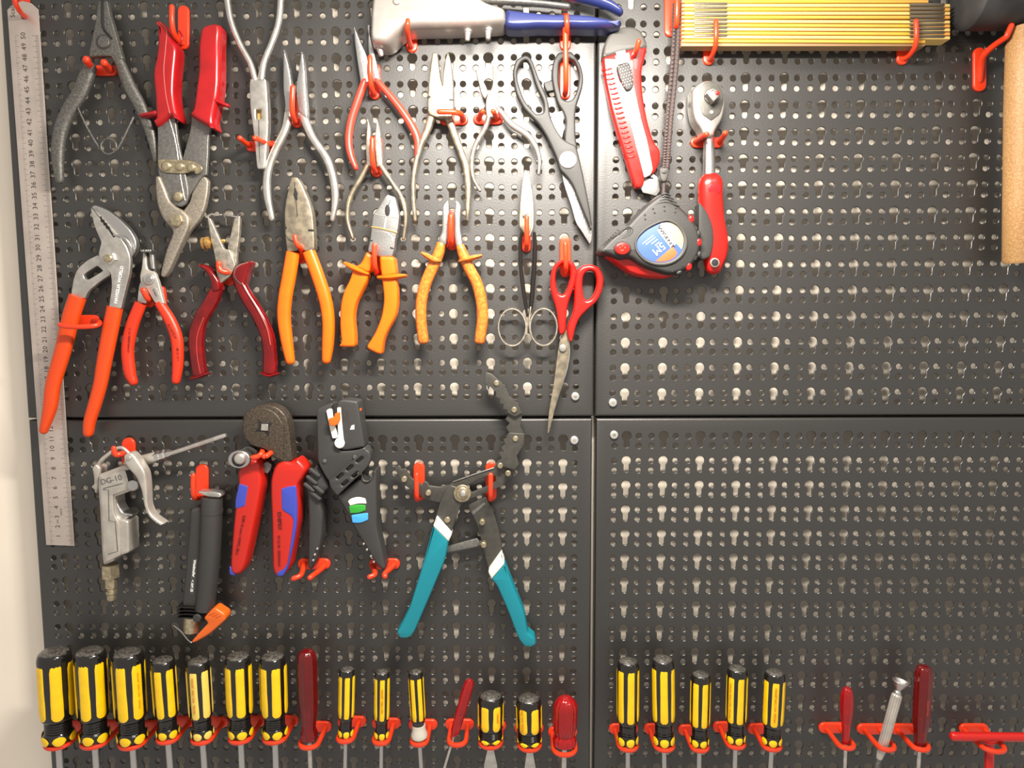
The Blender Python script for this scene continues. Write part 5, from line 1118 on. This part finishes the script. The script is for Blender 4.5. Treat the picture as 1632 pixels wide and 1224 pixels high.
for lab, t, b, D, ph, hl, words, kw in S2: screwdriver(lab, t, b, D, ph, HL % hl, words, shaft=5.2, **kw)
redhandle('small clear red screwdriver with a pear-shaped handle right of the yellow ones', (1350, 1102), (1347.5, 1184), [(-.09, 2), (-.07, 11), (-.02, 17), (.1, 21), (.25, 22), (.4, 20.5), (.7, 14), (.9, 12), (1, 13)], 3.6, 'redhandle', 'small pear-shaped clear red screwdriver', flutes=8, fdepth=0.03, hrr=7.5)
thing('metal_pin_vise', 'thin knurled metal tool with a cup-shaped end, leaning right', 'pin vise', (1407, 1186), 30)
A_ = PM(1434.5, 1090, 30); B_ = PM(1407, 1188, 30); Lp = (Vector(B_)-Vector(A_)).length
lathe('knurled_handle', A_, B_, [(9.5, 2), (10, 3.4), (12, 4.6), (14, 4.8), (Lp-2, 4.6), (Lp, 4.0), (Lp+6, 3.8), (Lp+14, 2.6), (Lp+15, 1.6)], 'alu', n=48, flute=lambda a: 1+0.05*math.cos(16*a), ang=20)
lathe('cup', A_, B_, [(3.5, 0.4), (1.5, 4.5), (-2.5, 7.6), (-3.0, 7.5), (-2.6, 7.9), (2.0, 5.6), (5, 3.2), (7, 2.6), (8, 3.6), (10, 3.8), (10.2, 0.5)], 'chrome', n=32)
axp = (Vector(B_)-Vector(A_)).normalized(); C_ = Vector(B_)+axp*13
lathe('tip', C_, C_+axp*40, [(0, 2.0), (2, 2.3), (38, 2.1)], 'darksteel', n=14)
holder(HL % 'leaning knurled metal tool', 1411, 1188, r=8)
redhandle('tall clear brownish-red screwdriver, left of the red T-handle', (1472.5, 1067), (1465.5, 1186), [(-.06, 2), (-.05, 13), (-.02, 23), (.03, 27), (.1, 28.5), (.5, 28), (.72, 27), (.78, 23), (.92, 19), (1.0, 18)], 4.0, 'reddeep', 'tall brownish-red screwdriver', words='MAGNETIC', hrr=8)
thing('t_handle_wrench', 'red T-handle wrench hanging in the bottom right corner', 't-handle wrench', (1577, 1190), 28)
tube('cross_bar', [(1519, 1173.5, 30, 14.5), (1545, 1174, 30, 14.5), (1650, 1175, 30, 14.5)], 'redbright', n=20, rd=True, capk=0.8)
tube('stem', [(1577, 1176, 28, 14), (1577, 1200, 28, 14), (1576, 1250, 28, 14)], 'redbright', n=20, rd=True)
tube('weld_neck', [(1562, 1176, 29, 5), (1577, 1181, 29, 16), (1592, 1176, 29, 5)], 'redbright', n=14)
holder(HL % 'red T-handle wrench', 1580, 1188, r=11)
